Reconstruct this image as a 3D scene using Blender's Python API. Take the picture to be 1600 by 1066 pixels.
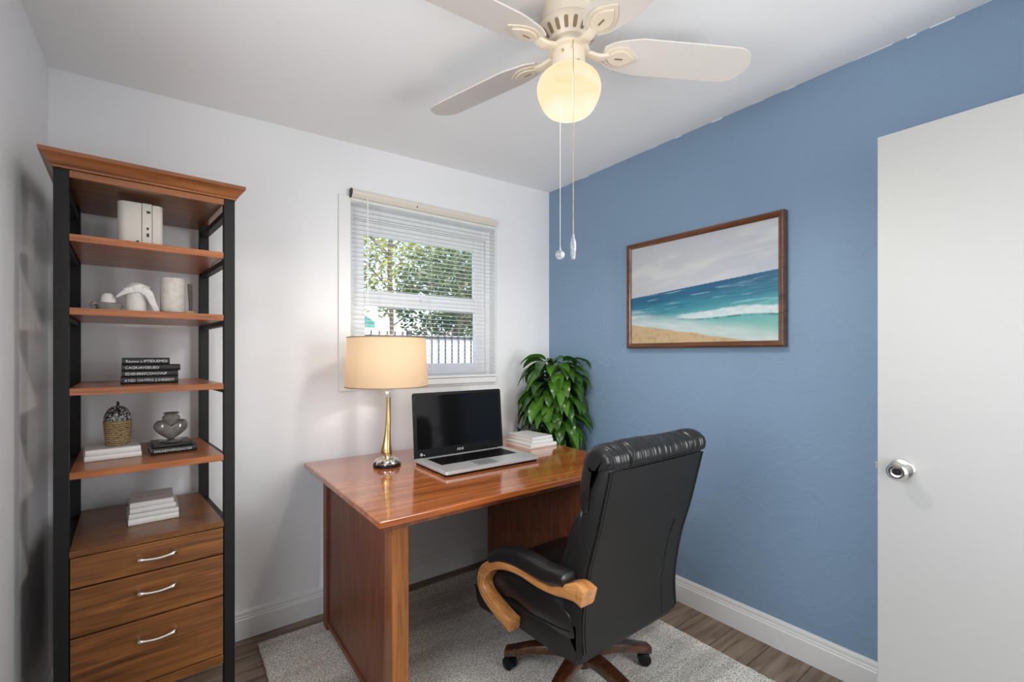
import bpy, bmesh, math, random
import numpy as np
from mathutils import Vector, Matrix
R_ = math.radians
for o in list(bpy.data.objects): bpy.data.objects.remove(o)
S = bpy.context.scene
COL = S.collection

# ------------------------------------------------------------------ camera
cd = bpy.data.cameras.new('camera'); cam = bpy.data.objects.new('camera', cd); COL.objects.link(cam)
cam.location = (-2.154, -2.400, 1.298); cam.rotation_euler = (R_(90), 0, R_(-37.25))
cd.sensor_width = 36; cd.lens = 710.5 * 36 / 1600; cd.shift_y = 20.4 / 1600; cd.clip_start = .02
S.camera = cam
# ------------------------------------------------------------------ world, lights, exposure
S.view_settings.view_transform = 'Standard'; S.view_settings.look = 'None'
S.view_settings.exposure = 0.0; S.view_settings.gamma = 1.0; S.view_settings.use_curve_mapping = False
w = bpy.data.worlds.new('world'); S.world = w; w.use_nodes = True
nt = w.node_tree; bg = nt.nodes['Background']
sky = nt.nodes.new('ShaderNodeTexSky'); sky.sky_type = 'NISHITA'; sky.sun_disc = False
sky.sun_elevation = R_(50); sky.sun_rotation = R_(180); sky.air_density = 1.0; sky.dust_density = 2.5
nt.links.new(sky.outputs[0], bg.inputs[0]); bg.inputs[1].default_value = 0.55

def add_light(name, kind, loc, rot, energy, color, **kw):
    l = bpy.data.lights.new(name, kind); l.energy = energy; l.color = color
    for k, v in kw.items(): setattr(l, k, v)
    o = bpy.data.objects.new(name, l); COL.objects.link(o); o.location = loc; o.rotation_euler = rot
    return o
SUN = add_light('sun', 'SUN', (0, -3, 8), (R_(42), R_(8), 0), 5.5, (1, .95, .86), angle=.01)
# added fill light outside the made-up left wall window, behind the viewpoint
add_light('side_fill', 'AREA', (-2.72, -1.75, 1.55), (0, R_(-100), 0), 33, (.965, .985, 1), shape='RECTANGLE', size=1.2, size_y=1.1)
# added upright fill panel in the unseen hall, shining in through the doorway
add_light('hall_fill', 'AREA', (-.62, -3.5, 1.35), (R_(92), 0, R_(18)), 42, (.97, .985, 1), shape='RECTANGLE', size=.7, size_y=1.6)

# ------------------------------------------------------------------ materials
def srgb(r, g, b):
    f = lambda c: (c/255/12.92) if c/255 <= .04045 else ((c/255+.055)/1.055)**2.4
    return (f(r), f(g), f(b), 1)
class NT:
    def __init__(s, name):
        s.m = bpy.data.materials.new(name); s.m.use_nodes = True; s.t = s.m.node_tree
        s.b = s.t.nodes['Principled BSDF']; s.out = s.t.nodes['Material Output']
    def n(s, typ, **kw):
        x = s.t.nodes.new(typ)
        for k, v in kw.items():
            if k in x.inputs: x.inputs[k].default_value = v
            else: setattr(x, k, v)
        return x
    def l(s, a, b): s.t.links.new(a, b)
    def coords(s, scale=(1, 1, 1), rot=(0, 0, 0), kind='Object'):
        tc = s.n('ShaderNodeTexCoord'); mp = s.n('ShaderNodeMapping')
        mp.inputs['Scale'].default_value = scale; mp.inputs['Rotation'].default_value = rot
        s.l(tc.outputs[kind], mp.inputs[0]); return mp.outputs[0]
    def ramp(s, fac, stops):
        r = s.n('ShaderNodeValToRGB'); e = r.color_ramp.elements
        while len(e) < len(stops): e.new(.5)
        for i, (p, c) in enumerate(stops): e[i].position = p; e[i].color = c
        s.l(fac, r.inputs[0]); return r.outputs[0]
    def bump(s, h, strength, dist=.01):
        b = s.n('ShaderNodeBump'); b.inputs['Strength'].default_value = strength; b.inputs['Distance'].default_value = dist
        s.l(h, b.inputs['Height']); s.l(b.outputs[0], s.b.inputs['Normal'])
def plain(name, col, rough=.5, metal=0, coat=0, bump=0, bscale=200, var=0, spec=None, bdist=.002):
    k = NT(name); b = k.b
    b.inputs['Base Color'].default_value = col; b.inputs['Roughness'].default_value = rough; b.inputs['Metallic'].default_value = metal
    b.inputs['Coat Weight'].default_value = coat
    if spec is not None: b.inputs['Specular IOR Level'].default_value = spec
    if bump or var:
        no = k.n('ShaderNodeTexNoise', Scale=bscale, Detail=3.0); k.l(k.coords(), no.inputs['Vector'])
        if bump: k.bump(no.outputs[0], bump, bdist)
        if var:
            c = k.ramp(no.outputs[0], [(.3, tuple(x*(1-var) for x in col[:3])+(1,)), (.7, tuple(min(1, x*(1+var)) for x in col[:3])+(1,))])
            k.l(c, b.inputs['Base Color'])
    return k.m
def wood(name, dark, mid, light, axis='x', rough=.25, coat=.6, grain=1.0, croughness=.08):
    k = NT(name); sc = {'x': (1.2, 16, 16), 'y': (16, 1.2, 16), 'z': (16, 16, 1.2)}[axis]
    v = k.coords(tuple(a*grain for a in sc))
    n1 = k.n('ShaderNodeTexNoise', Scale=1.6, Detail=6.0, Roughness=.62, Distortion=.6); k.l(v, n1.inputs['Vector'])
    v2 = k.coords(tuple(a*grain*(1 if a < 2 else 7) for a in sc))
    n2 = k.n('ShaderNodeTexNoise', Scale=1.5, Detail=4.0, Roughness=.6); k.l(v2, n2.inputs['Vector'])
    mx = k.n('ShaderNodeMix', data_type='FLOAT'); mx.inputs[0].default_value = .35
    k.l(n1.outputs[0], mx.inputs[2]); k.l(n2.outputs[0], mx.inputs[3])
    k.l(k.ramp(mx.outputs[0], [(.34, dark), (.5, mid), (.66, light)]), k.b.inputs['Base Color'])
    k.b.inputs['Roughness'].default_value = rough; k.b.inputs['Coat Weight'].default_value = coat; k.b.inputs['Coat Roughness'].default_value = croughness
    k.bump(n2.outputs[0], .05, .001)
    return k.m
def wall_mat(name, col, strength=.15, knock=False):
    k = NT(name); k.b.inputs['Base Color'].default_value = col; k.b.inputs['Roughness'].default_value = .7
    k.b.inputs['Specular IOR Level'].default_value = .3
    v = k.coords()
    a = k.n('ShaderNodeTexNoise', Scale=6.0, Detail=5.0, Roughness=.55, Distortion=1.2); k.l(v, a.inputs['Vector'])
    h = a.outputs[0]
    if knock:
        r = k.ramp(a.outputs[0], [(.50, (0, 0, 0, 1)), (.56, (1, 1, 1, 1))])
        b2 = k.n('ShaderNodeTexNoise', Scale=60.0, Detail=2.0); k.l(v, b2.inputs['Vector'])
        mx = k.n('ShaderNodeMix', data_type='FLOAT'); mx.inputs[0].default_value = .3
        k.l(r, mx.inputs[2]); k.l(b2.outputs[0], mx.inputs[3]); h = mx.outputs[0]
    k.bump(h, strength, .004)
    return k.m
M = {}
M['wall'] = wall_mat('white_wall_paint', srgb(236, 236, 237), .08)
M['ceil'] = wall_mat('ceiling_paint', srgb(246, 246, 246), .12)
M['blue'] = wall_mat('blue_wall_paint', srgb(130, 155, 180), .3, True)
M['trim'] = plain('trim_paint', srgb(232, 232, 230), .35)
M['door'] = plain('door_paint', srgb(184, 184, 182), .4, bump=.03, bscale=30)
M['vinyl'] = plain('window_vinyl', srgb(240, 240, 242), .3)
M['slat'] = plain('blind_slat', srgb(236, 236, 234), .4)
sl_ = NT('blind_slat_vinyl'); sl_.b.inputs['Base Color'].default_value = srgb(244, 244, 242); sl_.b.inputs['Roughness'].default_value = .4
_t = sl_.n('ShaderNodeBsdfTranslucent'); _t.inputs[0].default_value = (.9, .9, .9, 1); _m = sl_.n('ShaderNodeMixShader'); _m.inputs[0].default_value = .1
sl_.l(sl_.b.outputs[0], _m.inputs[1]); sl_.l(_t.outputs[0], _m.inputs[2]); sl_.l(_m.outputs[0], sl_.out.inputs[0]); M['slat_v'] = sl_.m
M['beige_plastic'] = plain('beige_plastic', srgb(222, 214, 200), .4)
M['black_plastic'] = plain('black_plastic', (.005, .005, .0055, 1), .4, spec=.3)
M['top_wood'] = wood('desk_top_wood', srgb(134, 66, 26), srgb(182, 100, 48), srgb(206, 128, 72), 'x', .2, .9, .8, .05)
M['side_wood'] = wood('desk_side_wood', srgb(74, 36, 18), srgb(116, 60, 32), srgb(146, 82, 46), 'z', .4, .12, 2.6, .3)
M['post_wood'] = wood('desk_post_wood', srgb(92, 50, 18), srgb(144, 84, 32), srgb(172, 106, 46), 'z', .3, .4, 1.6)
M['shelf_wood'] = wood('shelf_wood', srgb(66, 38, 14), srgb(118, 72, 32), srgb(152, 98, 48), 'x', .38, .2, 1.9, .25)
M['board_wood'] = wood('shelf_board_wood', srgb(104, 56, 24), srgb(160, 92, 46), srgb(186, 114, 64), 'x', .35, .3, 1.6, .2)
M['crown_wood'] = wood('crown_wood', srgb(92, 50, 20), srgb(140, 82, 38), srgb(168, 104, 54), 'x', .35, .35, 1.3, .2)
M['frame_wood'] = wood('picture_frame_wood', srgb(58, 30, 12), srgb(92, 52, 24), srgb(116, 70, 36), 'y', .3, .4, 1.0)
M['arm_wood'] = wood('arm_wood', srgb(150, 92, 44), srgb(192, 130, 74), srgb(216, 158, 98), 'y', .3, .5, 1.6)
M['leg_wood'] = wood('chair_leg_wood', srgb(34, 18, 10), srgb(66, 36, 20), srgb(96, 56, 32), 'x', .25, .6, 1.5)
M['black_metal'] = plain('black_metal', srgb(24, 24, 25), .5, spec=.3)
M['chrome'] = plain('brushed_nickel', (.72, .70, .67, 1), .2, 1)
M['silver'] = plain('laptop_aluminium', (.66, .66, .65, 1), .35, .35)
M['gold'] = plain('aged_brass', (.62, .46, .22, 1), .28, 1, bump=.3, bscale=90)
M['leather'] = plain('black_leather', (.0125, .0125, .013, 1), .29, bump=.3, bscale=260, bdist=.001)
M['leather_back'] = plain('black_leather_smooth', (.0105, .0105, .0098, 1), .5, spec=.35, bump=.1, bscale=300, bdist=.001)
M['fan'] = plain('fan_white_enamel', srgb(224, 211, 192), .4)
M['blade'] = plain('fan_blade_white', srgb(218, 211, 205), .5)
M['dark_slot'] = plain('dark_slot', srgb(140, 116, 88), .7)
M['paper'] = plain('book_paper', srgb(222, 218, 210), .6)
M['white_cover'] = plain('white_cover', srgb(226, 224, 220), .5)
M['black_cover'] = plain('black_cover', (.012, .012, .014, 1), .35)
M['cream'] = plain('cream_binder', srgb(214, 208, 198), .55, bump=.05, bscale=120)
M['ink_white'] = plain('white_ink', srgb(220, 220, 220), .5)
M['ink_black'] = plain('black_ink', srgb(30, 28, 26), .5)
M['ceramic'] = plain('white_ceramic', srgb(214, 210, 204), .55, bump=.4, bscale=70, var=.06)
M['stoneware'] = plain('stoneware', srgb(196, 190, 180), .5, bump=.3, bscale=60, var=.12)
M['stone_grey'] = plain('grey_stone', srgb(132, 128, 122), .7, bump=.6, bscale=60, var=.3)
M['grey_glass'] = plain('smoked_vase', srgb(112, 108, 104), .12, coat=.8, var=.25, bscale=50)
M['pot'] = plain('dark_pot', srgb(60, 58, 56), .5)
M['soil'] = plain('soil', srgb(50, 36, 26), .9, bump=.8, bscale=60)
M['stem'] = plain('plant_stem', srgb(70, 98, 44), .5)
def leaf_mat(name, a, b, rough=.3, trans=.25):
    k = NT(name); oi = k.n('ShaderNodeAttribute'); oi.attribute_name = 'tone'
    c = k.ramp(oi.outputs['Fac'], [(0, a), (1, b)]); k.l(c, k.b.inputs['Base Color'])
    k.b.inputs['Roughness'].default_value = rough
    tr = k.n('ShaderNodeBsdfTranslucent'); k.l(c, tr.inputs[0]); mx = k.n('ShaderNodeMixShader'); mx.inputs[0].default_value = trans
    k.l(k.b.outputs[0], mx.inputs[1]); k.l(tr.outputs[0], mx.inputs[2]); k.l(mx.outputs[0], k.out.inputs[0])
    return k.m
M['leaf'] = leaf_mat('plant_leaf', srgb(18, 56, 12), srgb(88, 136, 44), .24, .1)
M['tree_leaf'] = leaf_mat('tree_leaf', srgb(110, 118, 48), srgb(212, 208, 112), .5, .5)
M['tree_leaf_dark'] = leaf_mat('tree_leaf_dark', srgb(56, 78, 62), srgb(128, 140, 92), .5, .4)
M['bark'] = plain('bark', srgb(110, 96, 84), .8, bump=.5, bscale=30)
M['fence'] = plain('white_fence', srgb(226, 232, 244), .5)
M['fence_bar'] = plain('fence_bar', srgb(54, 56, 60), .5)
M['grass'] = plain('yard_grass', srgb(96, 120, 60), .9, var=.3, bscale=8)
M['teal_roof'] = plain('teal_roof', srgb(44, 112, 104), .5)
M['grey_siding'] = plain('grey_siding', srgb(150, 150, 154), .6)
# window glass: thin pane
k = NT('window_glass'); tr = k.n('ShaderNodeBsdfTransparent'); gl = k.n('ShaderNodeBsdfGlossy'); gl.inputs['Roughness'].default_value = .02
mx = k.n('ShaderNodeMixShader'); mx.inputs[0].default_value = .05
k.l(tr.outputs[0], mx.inputs[1]); k.l(gl.outputs[0], mx.inputs[2]); k.l(mx.outputs[0], k.out.inputs[0]); M['glass'] = k.m
# clear solid glass for lamp parts and pull-chain ends
k = NT('clear_crystal'); k.b.inputs['Roughness'].default_value = .03; k.b.inputs['Transmission Weight'].default_value = .9; k.b.inputs['IOR'].default_value = 1.5
k.b.inputs['Base Color'].default_value = (.95, .95, .95, 1); M['crystal'] = k.m
# fan globe: opal glass lit from inside
k = NT('opal_globe'); em = k.n('ShaderNodeEmission'); tr = k.n('ShaderNodeBsdfTransparent'); lw = k.n('ShaderNodeLayerWeight'); lw.inputs[0].default_value = .35
no = k.n('ShaderNodeTexNoise', Scale=1.0, Detail=1.0); k.l(k.coords((6, 6, 16)), no.inputs['Vector'])
k.l(k.ramp(no.outputs[0], [(.4, srgb(254, 228, 182)), (.62, srgb(255, 242, 214))]), em.inputs[0]); em.inputs[1].default_value = 1.12
mx = k.n('ShaderNodeMixShader'); mx.inputs[0].default_value = .8; k.l(tr.outputs[0], mx.inputs[1])
mx2 = k.n('ShaderNodeMixShader'); mx2.inputs[0].default_value = .04; k.l(em.outputs[0], mx2.inputs[1]); k.l(k.b.outputs[0], mx2.inputs[2]); k.b.inputs['Roughness'].default_value = .2
k.l(em.outputs[0], mx.inputs[2]); k.l(mx.outputs[0], k.out.inputs[0]); M['globe'] = k.m
# lamp shade fabric
k = NT('shade_fabric'); tl = k.n('ShaderNodeBsdfTranslucent'); tl.inputs[0].default_value = srgb(250, 228, 200)
k.b.inputs['Base Color'].default_value = srgb(226, 200, 168); k.b.inputs['Roughness'].default_value = .8
no = k.n('ShaderNodeTexNoise', Scale=300.0); k.l(k.coords((1, 1, .1)), no.inputs['Vector']); k.bump(no.outputs[0], .1, .001)
mx = k.n('ShaderNodeMixShader'); mx.inputs[0].default_value = .5; k.l(k.b.outputs[0], mx.inputs[1]); k.l(tl.outputs[0], mx.inputs[2]); k.l(mx.outputs[0], k.out.inputs[0]); M['shade'] = k.m
k = NT('bulb_glow'); em = k.n('ShaderNodeEmission'); em.inputs[0].default_value = (1, .8, .55, 1); em.inputs[1].default_value = 6; k.l(em.outputs[0], k.out.inputs[0]); M['bulb'] = k.m
# laptop display
k = NT('dark_display'); k.b.inputs['Base Color'].default_value = (.006, .006, .0065, 1); k.b.inputs['Roughness'].default_value = .08; k.b.inputs['Specular IOR Level'].default_value = .28; M['display'] = k.m
# rope basket
k = NT('woven_rope'); v = k.coords(); wv = k.n('ShaderNodeTexWave', Scale=42.0, Distortion=5.0); wv.bands_direction = 'Z'; wv.inputs['Detail'].default_value = 3; wv.inputs['Detail Scale'].default_value = 3
k.l(v, wv.inputs['Vector']); k.l(k.ramp(wv.outputs[0], [(.1, srgb(96, 76, 48)), (.6, srgb(186, 160, 118))]), k.b.inputs['Base Color']); k.b.inputs['Roughness'].default_value = .85; k.bump(wv.outputs[0], .6, .004); M['rope'] = k.m
k = NT('etched_glass'); v = k.coords(); vo = k.n('ShaderNodeTexNoise', Scale=160.0, Detail=3.0); k.l(v, vo.inputs['Vector'])
k.l(k.ramp(vo.outputs[0], [(.48, srgb(34, 34, 36)), (.62, srgb(190, 190, 190))]), k.b.inputs['Base Color']); k.b.inputs['Roughness'].default_value = .15; k.bump(vo.outputs[0], .5, .003); M['etched'] = k.m
# floor planks running towards the blue wall
k = NT('grey_brown_planks'); v = k.coords()
br = k.n('ShaderNodeTexBrick', Scale=1.0); br.offset = .37; br.squash = 1
br.inputs['Brick Width'].default_value = 1.2; br.inputs['Row Height'].default_value = .165; br.inputs['Mortar Size'].default_value = .0025
br.inputs['Color1'].default_value = (.25, .25, .25, 1); br.inputs['Color2'].default_value = (.75, .75, .75, 1); br.inputs['Mortar'].default_value = (0, 0, 0, 1)
k.l(v, br.inputs['Vector'])
ns = k.n('ShaderNodeTexNoise', Scale=2.0, Detail=6.0, Roughness=.65, Distortion=.5); k.l(k.coords((1.5, 14, 1)), ns.inputs['Vector'])
c1 = k.ramp(ns.outputs[0], [(.32, srgb(92, 74, 58)), (.5, srgb(136, 116, 98)), (.68, srgb(160, 142, 124))])
mc = k.n('ShaderNodeMix', data_type='RGBA', blend_type='MULTIPLY'); mc.inputs[0].default_value = 1
rc = k.ramp(br.outputs['Color'], [(0, (.22, .2, .18, 1)), (.2, (.82, .8, .78, 1)), (1, (1, 1, 1, 1))])
k.l(c1, mc.inputs[6]); k.l(rc, mc.inputs[7]); k.l(mc.outputs[2], k.b.inputs['Base Color']); k.b.inputs['Roughness'].default_value = .42; k.bump(br.outputs['Fac'], -.15, .002)
M['floor'] = k.m
# rug
k = NT('loop_pile_rug'); v = k.coords()
ns = k.n('ShaderNodeTexNoise', Scale=170.0, Detail=2.0); k.l(v, ns.inputs['Vector'])
n2 = k.n('ShaderNodeTexNoise', Scale=1.0, Detail=3.0, Roughness=.5); k.l(k.coords((.7, 7, 1)), n2.inputs['Vector'])
a = k.ramp(ns.outputs[0], [(.3, srgb(150, 143, 133)), (.6, srgb(240, 233, 222))]); b = k.ramp(n2.outputs[0], [(.38, (.66, .65, .64, 1)), (.54, (1, 1, 1, 1))])
mc = k.n('ShaderNodeMix', data_type='RGBA', blend_type='MULTIPLY'); mc.inputs[0].default_value = 1
k.l(a, mc.inputs[6]); k.l(b, mc.inputs[7]); k.l(mc.outputs[2], k.b.inputs['Base Color']); k.b.inputs['Roughness'].default_value = .95; k.b.inputs['Specular IOR Level'].default_value = .1
k.bump(ns.outputs[0], 1.0, .006); M['rug'] = k.m
# picture print: colours stored on the print's own mesh
k = NT('seascape_print'); at = k.n('ShaderNodeAttribute'); at.attribute_name = 'ink'; k.l(at.outputs['Color'], k.b.inputs['Base Color']); k.b.inputs['Roughness'].default_value = .5; M['print'] = k.m

# ------------------------------------------------------------------ mesh helpers
def poly_bm(bm, verts, faces):
    vs = [bm.verts.new(v) for v in verts]
    for f in faces:
        try: bm.faces.new([vs[i] for i in f])
        except ValueError: pass
    return vs
def box(bm, a, b):
    x0, y0, z0 = a; x1, y1, z1 = b
    poly_bm(bm, [(x0, y0, z0), (x1, y0, z0), (x1, y1, z0), (x0, y1, z0), (x0, y0, z1), (x1, y0, z1), (x1, y1, z1), (x0, y1, z1)],
            [(0, 3, 2, 1), (4, 5, 6, 7), (0, 1, 5, 4), (1, 2, 6, 5), (2, 3, 7, 6), (3, 0, 4, 7)])
def prism(bm, pts, ax, a, b):
    """extrude a polygon; ax 'x': pts are (y,z); 'y': (x,z); 'z': (x,y)"""
    def p(q, t): return {'x': (t, q[0], q[1]), 'y': (q[0], t, q[1]), 'z': (q[0], q[1], t)}[ax]
    n = len(pts); vs = [p(q, a) for q in pts] + [p(q, b) for q in pts]
    poly_bm(bm, vs, [tuple(range(n))[::-1], tuple(range(n, 2*n))] + [(i, (i+1) % n, n+(i+1) % n, n+i) for i in range(n)])
def rings(bm, rs, cap=True, closed=True):
    n = len(rs[0]); vs = [[bm.verts.new(v) for v in r] for r in rs]
    for i in range(len(rs)-1):
        for j in range(n if closed else n-1):
            bm.faces.new([vs[i][j], vs[i][(j+1) % n], vs[i+1][(j+1) % n], vs[i+1][j]])
    if cap and closed: bm.faces.new(vs[0][::-1]); bm.faces.new(vs[-1])
def lathe(bm, prof, c=(0, 0), n=48, cap=True):
    rings(bm, [[(c[0]+r*math.cos(2*math.pi*j/n), c[1]+r*math.sin(2*math.pi*j/n), z) for j in range(n)] for r, z in prof], cap)
def tube(bm, pts, rad, n=10):
    pts = [Vector(p) for p in pts]; rs = []
    up = None
    for i, p in enumerate(pts):
        t = (pts[min(i+1, len(pts)-1)] - pts[max(i-1, 0)]).normalized()
        if up is None: up = t.orthogonal().normalized()
        up = (up - t*up.dot(t)).normalized(); s = t.cross(up)
        r = rad[i] if isinstance(rad, (list, tuple)) else rad
        rs.append([p + (up*math.cos(2*math.pi*j/n) + s*math.sin(2*math.pi*j/n))*r for j in range(n)])
    rings(bm, rs)
def rrect(w, h, r, n=4):
    out = []
    for cx, cy, a0 in ((w-r, h-r, 0), (-w+r, h-r, 90), (-w+r, -h+r, 180), (w-r, -h+r, 270)):
        for i in range(n+1):
            a = R_(a0 + 90*i/n); out.append((cx + r*math.cos(a), cy + r*math.sin(a)))
    return out
def sweep_yz(bm, path, xc, hw, hh, rnd=.008):
    """sweep a rounded rectangle (half width hw in x, half height hh) along a path in the y-z plane"""
    rs = []
    for i, (y, z) in enumerate(path):
        y0, z0 = path[max(i-1, 0)]; y1, z1 = path[min(i+1, len(path)-1)]
        t = Vector((0, y1-y0, z1-z0)).normalized(); nrm = Vector((0, -t.z, t.y))
        a = hw[i] if isinstance(hw, list) else hw; b = hh[i] if isinstance(hh, list) else hh
        x = xc[i] if isinstance(xc, list) else xc
        rs.append([Vector((x+u, y, z)) + nrm*v for u, v in rrect(a, b, min(rnd, a*.9, b*.9))])
    rings(bm, rs)
def smooth_path(pts, n=6):
    out = []; P = [Vector(p) for p in pts]
    for i in range(len(P)-1):
        p0 = P[max(i-1, 0)]; p1 = P[i]; p2 = P[i+1]; p3 = P[min(i+2, len(P)-1)]
        for k in range(n):
            t = k/n
            out.append(.5*((2*p1) + (p2-p0)*t + (2*p0-5*p1+4*p2-p3)*t*t + (3*p1-p0-3*p2+p3)*t**3))
    out.append(P[-1]); return [tuple(v) for v in out]
def obj(name, bm, mat, parent=None, smooth=False, bevel=0, seg=2, sub=0, loc=None):
    me = bpy.data.meshes.new(name); bmesh.ops.recalc_face_normals(bm, faces=bm.faces[:]); bm.to_mesh(me); bm.free()
    for m in (mat if isinstance(mat, list) else [mat]): me.materials.append(m)
    if smooth:
        for p in me.polygons: p.use_smooth = True
    o = bpy.data.objects.new(name, me); COL.objects.link(o)
    if parent: o.parent = parent
    if loc: o.location = loc
    if bevel:
        b = o.modifiers.new('bevel', 'BEVEL'); b.width = bevel; b.segments = seg; b.limit_method = 'ANGLE'; b.angle_limit = R_(40)
        if not smooth:
            for p in me.polygons: p.use_smooth = True
            b.harden_normals = True
    if sub: s = o.modifiers.new('sub', 'SUBSURF'); s.levels = sub; s.render_levels = sub
    if smooth and not sub:
        try:
            me.set_sharp_from_angle(angle=R_(42))
        except Exception: pass
    return o
def B(): return bmesh.new()
def bxs(*ab):
    bm = B()
    for a, b in ab: box(bm, a, b)
    return bm
def tag(o, label, cat, group=None):
    o['label'] = label; o['category'] = cat
    if group: o['group'] = group
    return o
def thing(name, label, cat, loc=(0, 0, 0), rz=0, group=None):
    o = bpy.data.objects.new(name, None); COL.objects.link(o); o.location = loc; o.rotation_euler = (0, 0, rz); o.empty_display_size = .05
    return tag(o, label, cat, group)
def struct(o): o['kind'] = 'structure'; return o
def text_obj(name, s, size, mat, parent, mtx, ext=.0004, sx=1):
    cu = bpy.data.curves.new(name, 'FONT'); cu.body = s; cu.size = size; cu.extrude = ext; cu.align_x = 'LEFT'; cu.align_y = 'CENTER'; cu.resolution_u = 2
    tmp = bpy.data.objects.new(name, cu); COL.objects.link(tmp)
    me = bpy.data.meshes.new_from_object(tmp.evaluated_get(bpy.context.evaluated_depsgraph_get()))
    bpy.data.objects.remove(tmp); me.materials.clear(); me.materials.append(mat)
    me.transform(Matrix.Diagonal((sx, 1, 1, 1))); me.transform(mtx)
    o = bpy.data.objects.new(name, me); COL.objects.link(o); o.parent = parent; return o

# ------------------------------------------------------------------ room shell
XL, YF = -2.505, -2.78
struct(obj('floor', bxs(((XL-.1, YF-1.6, -.05), (.12, .15, 0))), M['floor']))
bm = B()
cz = lambda x, y: 2.37 + (2.44-2.37)*(x-XL)/(-XL) + (-y)*.008*(x-XL)/(-XL)
e = .12
cs = [(XL-e, YF-1.6), (e, YF-1.6), (e, .15), (XL-e, .15)]
poly_bm(bm, [(x, y, cz(x, y)) for x, y in cs] + [(x, y, 2.62) for x, y in cs], [(0, 1, 2, 3), (7, 6, 5, 4), (0, 4, 5, 1), (1, 5, 6, 2), (2, 6, 7, 3), (3, 7, 4, 0)])
struct(obj('ceiling', bm, M['ceil']))
WX0, WX1, WZ0, WZ1 = -1.39, -.475, 1.15, 2.09
struct(obj('wall_back', bxs(((XL-.12, 0, 0), (WX0, .15, 2.55)), ((WX1, 0, 0), (.12, .15, 2.55)), ((WX0, 0, 0), (WX1, .15, WZ0)), ((WX0, 0, WZ1), (WX1, .15, 2.55))), M['wall']))
struct(obj('wall_right', bxs(((0, YF-1.6, 0), (.12, 0, 2.55))), M['blue']))
LY0, LY1, LZ0, LZ1 = -2.3, -1.2, .95, 2.1
struct(obj('wall_left', bxs(((XL-.12, YF-1.6, 0), (XL, LY0, 2.55)), ((XL-.12, LY1, 0), (XL, 0, 2.55)), ((XL-.12, LY0, 0), (XL, LY1, LZ0)), ((XL-.12, LY0, LZ1), (XL, LY1, 2.55))), M['wall']))
DX0, DX1 = -1.03, -.25
struct(obj('wall_front', bxs(((XL, YF-.1, 0), (DX0, YF, 2.55)), ((DX1, YF-.1, 0), (0, YF, 2.55)), ((DX0, YF-.1, 2.05), (DX1, YF, 2.55))), M['wall']))
struct(obj('wall_hall', bxs(((XL, YF-1.6, 0), (0, YF-1.5, 2.55))), M['wall']))
# slightly ragged cut-in line where the blue paint meets the ceiling
random.seed(3); bm = B(); y = -.01
while y > -2.7:
    ln = random.uniform(.02, .07)
    if random.random() < .45:
        h = random.uniform(.002, .006); zt = cz(0, y)
        box(bm, (-.0012, y-ln, zt-h), (.001, y, zt+.002))
    y -= ln
struct(obj('trim_4', bm, M['ceil']))
# baseboards
def baseboard(name, a, b, nrm):
    prof = [(0, 0), (.016, 0), (.016, .088), (.0125, .092), (.0125, .099), (.010, .103), (.010, .116), (.006, .127), (0, .127)]
    a = Vector(a); b = Vector(b); n = Vector(nrm); bm = B()
    rings(bm, [[a + n*d + Vector((0, 0, z)) for d, z in prof], [b + n*d + Vector((0, 0, z)) for d, z in prof]])
    return struct(obj(name, bm, M['trim']))
baseboard('baseboard_back', (XL, 0, 0), (0, 0, 0), (0, -1, 0))
baseboard('baseboard_right', (0, 0, 0), (0, YF, 0), (-1, 0, 0))
baseboard('baseboard_left', (XL, YF, 0), (XL, 0, 0), (1, 0, 0))
baseboard('baseboard_front', (XL, YF, 0), (DX0-.06, YF, 0), (0, 1, 0))
struct(obj('trim_1', bxs(((DX0-.06, YF, 0), (DX0, YF+.015, 2.11)), ((DX0, YF, 2.05), (DX1, YF+.015, 2.11)), ((DX1, YF, 0), (DX1+.06, YF+.015, 2.11))), M['trim']))

# window in the back wall
wn = bpy.data.objects.new('window_1', None); COL.objects.link(wn); wn.location = ((WX0+WX1)/2, 0, WZ0); struct(wn)
def wpart(name, bm, mat, bevel=0, par=None):
    o = obj(name, bm, mat, None, bevel=bevel); o.data.transform(Matrix.Translation(-wn.location)); o.parent = par or wn; return o
def framebm(x0, x1, z0, z1, l, r, b, t, y0, y1):
    return bxs(((x0, y0, z0), (x0+l, y1, z1)), ((x1-r, y0, z0), (x1, y1, z1)), ((x0+l, y0, z0), (x1-r, y1, z0+b)), ((x0+l, y0, z1-t), (x1-r, y1, z1)))
wpart('window_frame', framebm(WX0, WX1, WZ0, WZ1, .035, .035, .03, .06, .045, .13), M['vinyl'], .003)
up = wpart('sash', framebm(-1.355, -.51, 1.603, 2.03, .06, .08, .045, .075, .062, .085), M['vinyl'], .003)
wpart('window_pane', bxs(((-1.295, .072, 1.648), (-.59, .075, 1.956))), M['glass'], par=up)
lo = wpart('sash', framebm(-1.355, -.51, 1.18, 1.603, .063, .077, .062, .041, .056, .08), M['vinyl'], .003)
wpart('window_pane', bxs(((-1.292, .066, 1.242), (-.587, .069, 1.562))), M['glass'], par=lo)
wpart('sash_latch', bxs(((-.965, .04, 1.604), (-.915, .058, 1.618))), M['vinyl'], .003)
cas = bxs(((-1.452, -.012, 1.105), (-1.39, 0, 2.12)), ((-.475, -.008, 1.12), (-.462, 0, 2.12)), ((-1.39, -.012, 2.09), (-.475, 0, 2.12)), ((-1.39, -.008, 1.105), (-.475, 0, 1.12)))
wpart('window_casing', cas, M['trim'], .003)
wpart('window_sill', bxs(((-1.39, -.028, 1.12), (-.472, .0455, 1.154))), M['trim'], .004)

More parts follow.
